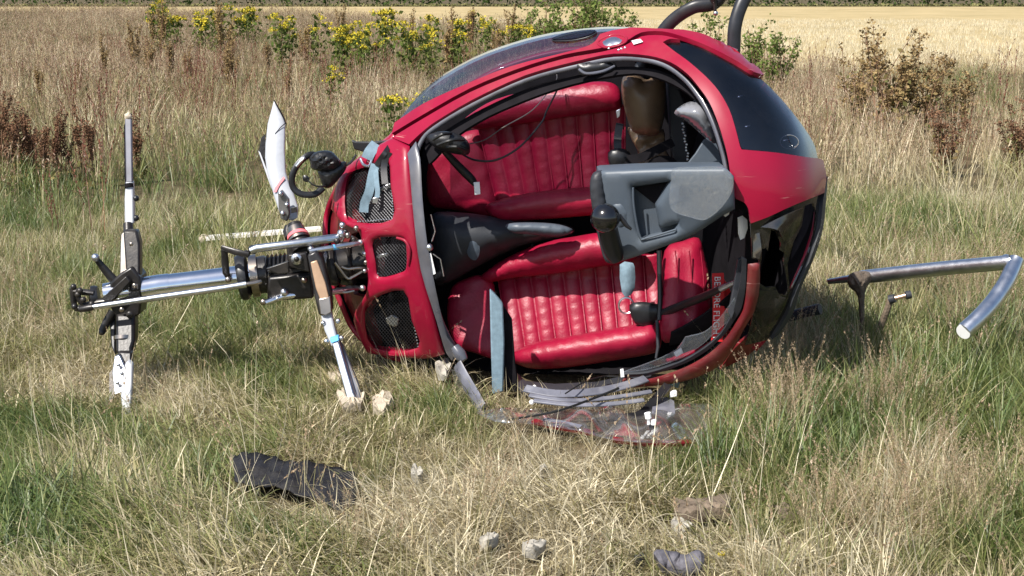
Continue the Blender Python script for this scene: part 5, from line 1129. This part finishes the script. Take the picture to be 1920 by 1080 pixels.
RAG = [(296,92,8),(318,100,18),(336,104,26),(372,104,20),(392,100,24),(408,106,28),(440,100,12),(458,98,10),(474,96,16),(528,128,32),(540,126,36),(596,126,28),(632,140,44),(648,146,48),(664,140,46),(682,150,52),(700,146,60),(716,116,12),(730,120,24),(756,150,46),(778,146,56),(806,150,62),(848,128,32),(868,136,46),(812,128,34),(905,110,30),(932,118,38),(958,112,44),(984,108,40)]
ORD = ['leftmost', 'second from the left', 'third from the left', 'fourth from the left', 'fifth from the left', 'sixth from the left', 'seventh from the left', 'eighth from the left', 'ninth from the left', 'tenth from the left', 'eleventh from the left', 'twelfth from the left', 'thirteenth from the left', 'fourteenth from the left', 'fifteenth from the left', 'sixteenth from the left', 'seventeenth from the left', 'eighteenth from the left', 'nineteenth from the left', 'twentieth from the left']
def rank(x, xs): r = sorted(xs).index(x); return 'rightmost' if r == len(xs)-1 else ORD[r]
RAG = [(x, b_+14, t_-6) for x, b_, t_ in RAG]
for i, (x, b_, t_) in enumerate(RAG):
    if x < 500: lab, gr = 'yellow ragwort in the far left flower clump, ' + rank(x, [q[0] for q in RAG if q[0] < 500]), 'ragworts in the far left clump'
    elif x < 615: lab, gr = 'yellow ragwort between the two flower clumps, ' + rank(x, [q[0] for q in RAG if 500 <= q[0] < 615]), 'ragworts between the clumps'
    else: lab, gr = 'yellow ragwort in the clump above the door window, ' + rank(x, [q[0] for q in RAG if q[0] >= 615]), 'ragworts behind the cabin roof'
    plant('ragwort', 'ragwort', i % 5, x, b_, t_, YEL, LEAFG, STEMG, lab, 'ragwort', gr)
plant('ragwort', 'ragwort', 1, 626, 215, 117, YEL, LEAFG, STEMG, 'small faded ragwort alone in the brown grass above the white blade', 'ragwort')
plant('ragwort', 'ragwort', 2, 745, 300, 162, YEL, LEAFG, STEMG, 'bright yellow ragwort standing nearest the cowling', 'ragwort')
plant('ragwort', 'ragwort', 3, 792, 290, 158, YEL, LEAFG, STEMG, 'yellow ragwort partly hidden behind the door window', 'ragwort')
SH = [(1010,120,10),(1052,128,-8),(1092,130,4),(1128,132,2),(1160,120,16),(980,120,30)]
for i, (x, b_, t_) in enumerate(SH): plant('leafy_shrub', 'shrub', i % 4, x, b_, t_, DOCKS, BUSHL, STEMB, 'green leafy shrub in the row above the cabin, ' + rank(x, [q[0] for q in SH]), 'shrub', 'leafy shrubs above the cabin roof')
for i, (x, b_, t_, lab) in enumerate(((1328, 140, 28, 'thin leafy shrub seen under the raised landing gear tube'), (1412, 170, 48, 'loose shrub just right of the raised landing gear tube'), (1448, 190, 66, 'second loose shrub right of the landing gear tubes'))):
    plant('leafy_shrub', 'shrub', i+1, x, b_, t_, DOCKS, leafmat('dry_shrub_leaves%d' % i, (.14, .15, .05), (.28, .25, .10)), STEMB, lab, 'shrub')
plant('dock_plant', 'brown', 0, 1660, 262, 54, DOCKS, DOCKL, STEMB, 'tallest rusty brown weed in the meadow on the right', 'weed')
plant('dock_plant', 'brown', 1, 1612, 250, 92, DOCKS, DOCKL, STEMB, 'rusty brown weed against the left of the tallest one', 'weed')
plant('dock_plant', 'brown', 2, 1730, 262, 104, DOCKS, DOCKL, STEMB, 'rusty brown weed just right of the tallest one', 'weed')
plant('dock_plant', 'brown', 3, 1798, 250, 120, DOCKS, DOCKL, STEMB, 'low spreading brown weed further right in the meadow', 'weed')
plant('dock_plant', 'brown', 1, 1902, 320, 188, DOCKR, DOCKL, STEMB, 'dark seedy weed at the right edge of the picture', 'weed')
plant('dock_plant', 'brown', 2, 1765, 330, 205, DOCKR, DOCKL, STEMB, 'dark weed low in the grass on the right', 'weed')
DK = [(20,360,170),(38,352,186),(58,350,196),(104,350,212),(128,346,206),(162,352,190),(176,340,220),(258,340,206),(8,340,205),(74,356,210),(90,360,222)]
for i, (x, b_, t_) in enumerate(DK): plant('dark_dock', 'dock', i % 4, x, b_, t_, DOCKR, DOCKL, STEMB, 'dark red dock in the cluster at the left edge, ' + rank(x, [q[0] for q in DK]), 'dock', 'dark docks at the left edge')
BD = [(258,150,40),(280,170,62),(318,180,70),(428,190,60),(440,185,72),(355,170,80),(500,170,72),(540,205,110),(425,130,2),(300,120,-6),(575,150,40),(840,150,14),(955,120,10),(930,140,40),(880,130,8),(765,150,20),(640,110,10),(150,200,110),(80,220,120),(200,160,60)]
for i, (x, b_, t_) in enumerate(BD): plant('brown_dock', 'dock', i % 4, x, b_, t_, DOCKS, DOCKL, STEMB, 'slender brown dock in the meadow behind, ' + rank(x, [q[0] for q in BD]), 'dock', 'brown docks scattered behind')
YA = ((125,180,140),(150,182,142),(186,182,142),(232,178,134),(244,178,132),(112,190,150)); YB = ((1472,222,178),(1492,226,176),(1520,225,184),(1556,220,172),(1580,228,182),(1500,236,192),(1740,300,262))
for i, (x, b_, t_) in enumerate(YA): plant('yarrow', 'yarrow', i % 3, x, b_, t_, WHT, LEAFG, STEMG, 'small white yarrow in the upper left patch, ' + rank(x, [q[0] for q in YA]), 'yarrow', 'yarrows upper left')
for i, (x, b_, t_) in enumerate(YB): plant('yarrow', 'yarrow', i % 3, x, b_, t_, WHT, LEAFG, STEMG, 'small white yarrow in the grass right of the nose, ' + rank(x, [q[0] for q in YB]), 'yarrow', 'yarrows right of the nose')
p = G(1352, 1062); r = empty('hawkbit', (p.x, p.y, float(ground_h(p.x, p.y)))); v, f = tube_w([(0, 0, 0), (.005, 0, .03), (.002, 0, .055)], .0016, seg=5); obj('stem', v, f, STEMG, r, at=(0, 0, 0))
mb = MB()
for i in range(14):
    a = i*2.4; q = Vector((math.cos(a)*.009, math.sin(a)*.009, .058+.003*(i % 3))); t = Vector((-math.sin(a), math.cos(a), 0))*.003; mb.add([(.002, 0, .055), q+t, q*1.15+Vector((0, 0, -.008)), q-t], [(0, 1, 2, 3)])
mb.build('petals', YEL, r, at=(0, 0, 0)); tag(r, 'single small yellow flower low in the foreground grass', 'flower')

# ------------------------------------------------------------------ loose things
def gpt(px, py, z=.0):
    p = G(px, py, z); return G(px, py, z + float(ground_h(p.x, p.y)))
def lump(name, poly, h, m, label, cat, zb=.03, seed=0, rough=.25, group=None):
    """broken piece traced on the ground: top outline raised, sides ragged"""
    rs = np.random.default_rng(seed); base = [gpt(x, y, zb) for x, y in dens(poly, 6)]; c = sum(base, Vector())/len(base); at = (c.x, c.y, c.z)
    n = len(base); v, f = [], []
    for k, (sc, z) in enumerate(((.94, -.02), (1.0, h*.45), (.93, h*.9), (.55, h*1.05))):
        for p in base:
            q = c + (p-c)*(sc + rs.normal()*.05*rough*4/4); v.append(Vector((q.x, q.y, c.z + z + rs.normal()*h*rough)))
    for k in range(3): f += [(k*n+i, k*n+(i+1) % n, (k+1)*n+(i+1) % n, (k+1)*n+i) for i in range(n)]
    v.append(c + Vector((0, 0, h))); f += [(3*n+i, 3*n+(i+1) % n, 4*n) for i in range(n)]
    o = obj(name, v, f, m, at=at, sharp=30); tag(o, label, cat, group); return o
# black panel
pg = [(436,852),(462,850),(500,852),(560,866),(640,874),(664,890),(670,912),(664,936),(640,946),(612,940),(585,930),(540,918),(480,908),(440,898)]
V, F, _ = tri2d(pg, [], 9); rr = np.random.default_rng(3)
v = []
for x, y in V:
    p = gpt(x, y, .055); v.append(p + Vector((0, 0, .006*math.sin(x*.05+y*.07) + .003*math.sin(x*.21) + rr.normal()*.0015 - .04*max(0, (y-930)/40))))
c = gpt(550, 900, .06); o = obj('black_panel', v, F, CARBON, at=c, sharp=60); solid(o, .006); tag(o, 'charred black composite panel lying flat in the foreground grass', 'panel')
FO = [([(768,884),(778,876),(790,879),(796,888),(784,897),(770,894)], 'white crumb of foam right of the black panel'),
      ([(1255,978),(1270,972),(1290,980),(1302,990),(1285,998),(1262,992)], 'chalky white chip lying above the grey roll'),
      ([(974,1026),(990,1016),(1010,1013),(1028,1015),(1020,1028),(1000,1038),(980,1038)], 'largest white foam chip at the bottom centre'),
      ([(896,1014),(910,1004),(936,1002),(938,1008),(912,1020)], 'thin white flake left of the largest foam chip'),
      ([(1506,944),(1524,940),(1542,942),(1538,950),(1512,952)], 'curled cream flake at the end of the buried board'),
      ([(1650,1020),(1668,1014),(1690,1018),(1684,1034),(1660,1036)], 'dull white stone-like chip at the lower right'),
      ([(626,742),(640,732),(672,730),(690,744),(680,764),(640,770)], 'beige foam slab under the tip of the broken blade'),
      ([(694,748),(712,736),(736,742),(744,760),(720,772),(696,768)], 'pale foam slab right of the broken blade tip'),
      ([(612,704),(634,696),(652,704),(640,718),(618,718)], 'small cream foam piece left of the broken blade'),
      ([(812,684),(826,672),(842,674),(850,690),(838,706),(820,702)], 'white foam lump beside the lower cowling corner'),
      ([(1186,1044),(1206,1042),(1210,1050),(1192,1054)], 'dark fleck of trim left of the grey roll'),
      ([(1010,876),(1022,872),(1028,880),(1014,886)], 'tiny white crumb in the middle of the foreground')]
for i, (pl, lab) in enumerate(FO):
    c_ = np.mean(pl, 0); pl = [tuple(c_ + (np.array(q)-c_)*.85) for q in pl]
    beige = 'slab' in lab or 'cream' in lab; m = FOAMB if beige else (TRIM if 'trim' in lab else (PINK if 'red' in lab else FOAM))
    lump('foam_piece' if not ('trim' in lab or 'red' in lab) else 'debris_flake', pl, .016 if 'slab' in lab else .009, m, lab, 'debris', .035 if i != 9 else .10, seed=i, rough=.5)
# grey roll of torn bodywork
p0, p1 = gpt(1234, 1056, .06), gpt(1312, 1060, .06)
pts = [p0.lerp(p1, t) + Vector((0, .006*math.sin(t*7), .006*math.sin(t*9))) for t in np.linspace(0, 1, 14)]
v, f = tube_w(pts, [.030+.004*math.sin(i*1.7) for i in range(14)], seg=16, flat=.8); o = obj('torn_roll', v, f, mat('grey_torn_fabric', (.085, .08, .095), .7, var=.5, scale=50, bump=.6, bscale=50), at=p0); tag(o, 'grey curled roll of torn bodywork at the bottom edge', 'debris')
lump('board_piece', [(1262,946),(1330,944),(1370,946),(1366,962),(1300,966),(1264,962)], .02, mat('weathered_board', (.16, .12, .085), .85, var=.4, scale=20, bump=.4), 'weathered dark board half buried in the lower right grass', 'board', .04, seed=31)
lump('board_piece', [(1450,962),(1490,958),(1524,966),(1518,978),(1470,980)], .02, MATS['weathered_board'], 'short end of the buried board by the cream flake', 'board', .03, seed=32)
lump('soil_clod', [(1500,780),(1530,776),(1546,786),(1530,800),(1504,798)], .03, MATS['weathered_board'], 'brown clod in the tall grass below the nose', 'clod', .05, seed=33)
# blade fragment in the grass behind the rotor
a, b2 = G(384, 448, .10), G(600, 430, .12); c = (a+b2)*.5; d = (b2-a).normalized(); s = Vector((-d.y, d.x, 0))
v = []
for t in (0, 1):
    p = a if t == 0 else b2
    for q, z in ((-.045, -.004), (-.04, .012), (0, .020), (.04, .010), (.045, 0), (0, -.006)): v.append(p + s*q + Vector((0, 0, z)))
f = [(k, (k+1) % 6, 6+(k+1) % 6, 6+k) for k in range(6)] + [tuple(range(5, -1, -1)), tuple(range(6, 12))]
r = empty('rotor_blade_fragment', (c.x, c.y, 0)); obj('blade', v, f, mat('chalky_white', (.66, .63, .58), .5, var=.2, dirt=.35), r)
v, f = ball_w(a, .035, .03, .03, seg=10, rings=7); obj('frayed_end', v, f, FOAMB, r); tag(r, 'pale rotor blade fragment lying in the grass behind the hub', 'blade fragment')
# clear door window lying on the ground in front of the sill, red edging
r = empty('detached_door_window', tuple(gpt(1160, 790, 0)))
PW = [(892,772),(940,764),(985,766),(1090,762),(1200,758),(1330,756),(1346,772),(1330,800),(1296,826),(1240,830),(1150,824),(1080,806),(1000,794),(930,790)]
V, F, _ = tri2d(rounded(PW), [], 9); v = [gpt(x, y, .045 + .014*math.sin(x*.035+y*.05) + .008*math.sin(x*.09-y*.06)) for x, y in V]
o = obj('window_pane', v, F, GLASSC, r); solid(o, .004)
for pts in ([(1000,790),(1040,799),(1080,806),(1112,812)], [(1148,824),(1190,829),(1240,832),(1296,830)]):
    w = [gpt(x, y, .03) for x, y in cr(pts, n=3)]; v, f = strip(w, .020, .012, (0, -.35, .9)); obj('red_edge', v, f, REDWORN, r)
w = [gpt(x, y, .05) for x, y in [(1020,786),(1050,791),(1090,800)]]; v, f = strip(w, .014, .005, (0, -.4, .9)); obj('white_trim', v, f, LILAC, r)
w = [gpt(x, y, .05) for x, y in [(1222,772),(1226,748),(1250,744),(1264,752),(1266,776),(1252,782)]]
c = sum(w, Vector())/6; obj('grey_plate', [p + Vector((0, 0, z)) for z in (0, -.008) for p in w], [(0, 1, 2, 3, 4, 5), (11, 10, 9, 8, 7, 6)] + [(i, i+6, (i+1) % 6+6, (i+1) % 6) for i in range(6)], LILAC, r)
tag(r, 'clear door window with red edging lying in front of the sill', 'door window')
r = empty('door_latch', tuple(gpt(1222, 806, 0))); a = gpt(1222, 812, .03)
for nm, q, q2, rad, m in (('latch_pin', (1216,784), (1214,774), .011, PAPER), ('latch_stem', (1216,796), (1216,784), .005, PAPER), ('latch_body', (1224,810), (1224,796), .013, BLACKP), ('latch_cap', (1225,796), (1226,787), .009, PAPER)):
    y_ = a.y; v, f = tube_w([W(*q, y_), W(*q2, y_)], rad, seg=12); obj(nm, v, f, m, r)
tag(r, 'small white and black door latch standing on the clear window', 'latch')
# headset hanging off the cowling
hs = empty('aviation_headset', (W(600, 330, 5.6).x, 5.6, 0.55))
band = [(600+0*i, 0) for i in range(1)]
hb = cr([(604,296,5.62),(582,290,5.58),(560,306,5.56),(548,330,5.55),(550,352,5.55),(566,364,5.55),(590,364,5.56),(606,352,5.58)], n=5)
w = [W(*p) for p in hb]; v, f = tube_w(w, .0125, seg=10, flat=.6); obj('headband', v, f, BLACKP, hs)
v, f = tubepx([(556,312,5.535,3.2),(566,300,5.535,3.4),(571,295,5.54,2.6)], 3, seg=8); obj('headband_slider', v, f, ALU, hs)
v, f = pillowpx(cr([(580,296),(590,286),(606,282),(622,284),(634,296),(640,306),(628,318),(604,322),(584,316),(582,306)], True, 3), 5.56, .05, 16, step=5, bump=lambda x, y: .006*np.sin(x*.3+y*.5)); obj('ear_cup', v, f, mat('black_leatherette', (.010, .010, .011), .35, var=.3, bump=.3, bscale=90), hs)
v, f = pillowpx(cr([(596,318),(620,312),(646,302),(650,314),(640,330),(622,350),(608,352),(600,336)], True, 3), 5.58, .045, 14, step=5); obj('ear_cup', v, f, MATS['black_leatherette'], hs)
v, f = tubepx([(576,336,5.52,1.6),(586,346,5.51,1.6),(600,350,5.52,1.8),(610,348,5.54,1.8)], 5, seg=6); obj('microphone_boom', v, f, CABLE, hs)
v, f = pillowpx(cr([(567,332),(572,328),(580,333),(578,341),(570,340)], True, 3), 5.52, .012, 5, step=3); obj('microphone', v, f, BLACKP, hs)
v, f = tubepx([(640,312,5.58,2.2),(656,306,5.57,2.2),(668,290,5.58,2.2)], 4, seg=6); obj('headset_lead', v, f, CABLE, hs)
tag(hs, 'black aviation headset with microphone hanging against the cowling', 'headset')
# small copper-ended fitting in the grass on the right
r = empty('broken_fitting', (W(1690, 556, 5.75).x, 5.75, 0))
v, f = tubepx([(1668,562,5.76,9),(1678,559,5.75,8)], 0, seg=10); obj('socket', v, f, TRIM, r)
v, f = tubepx([(1678,559,5.75,4.5),(1698,554,5.74,4.5)], 0, seg=10); obj('pin', v, f, mat('copper', (.62, .42, .30), .35, metal=.8), r)
v, f = tubepx([(1698,554,5.74,8),(1708,552,5.74,8)], 0, seg=10); obj('flange', v, f, TRIM, r)
v, f = tubepx([(1640,640,5.85,5),(1656,600,5.8,6),(1670,562,5.77,6)], 3, seg=8); obj('stem', v, f, MATS['weathered_board'], r)
tag(r, 'small broken fitting with a copper pin poking out of the grass under the silver tube', 'fitting')
# tuft of torn roots caught on the silver tube
r = obj('mud_clump', *pillowpx(cr([(1590,518),(1606,509),(1630,510),(1634,526),(1622,548),(1621,610),(1619,660),(1612,664),(1612,620),(1608,556),(1592,538)], True, 3), 5.93, .05, 14, step=5, bump=lambda x, y: .012*np.sin(x*.7)*np.sin(y*.9)), mat('mud', (.11, .085, .065), .95, var=.4, scale=40, bump=.8, bscale=60), at=W(1610, 540, 5.93)); tag(r, 'clump of dark mud and roots caught on the silver tube', 'mud')
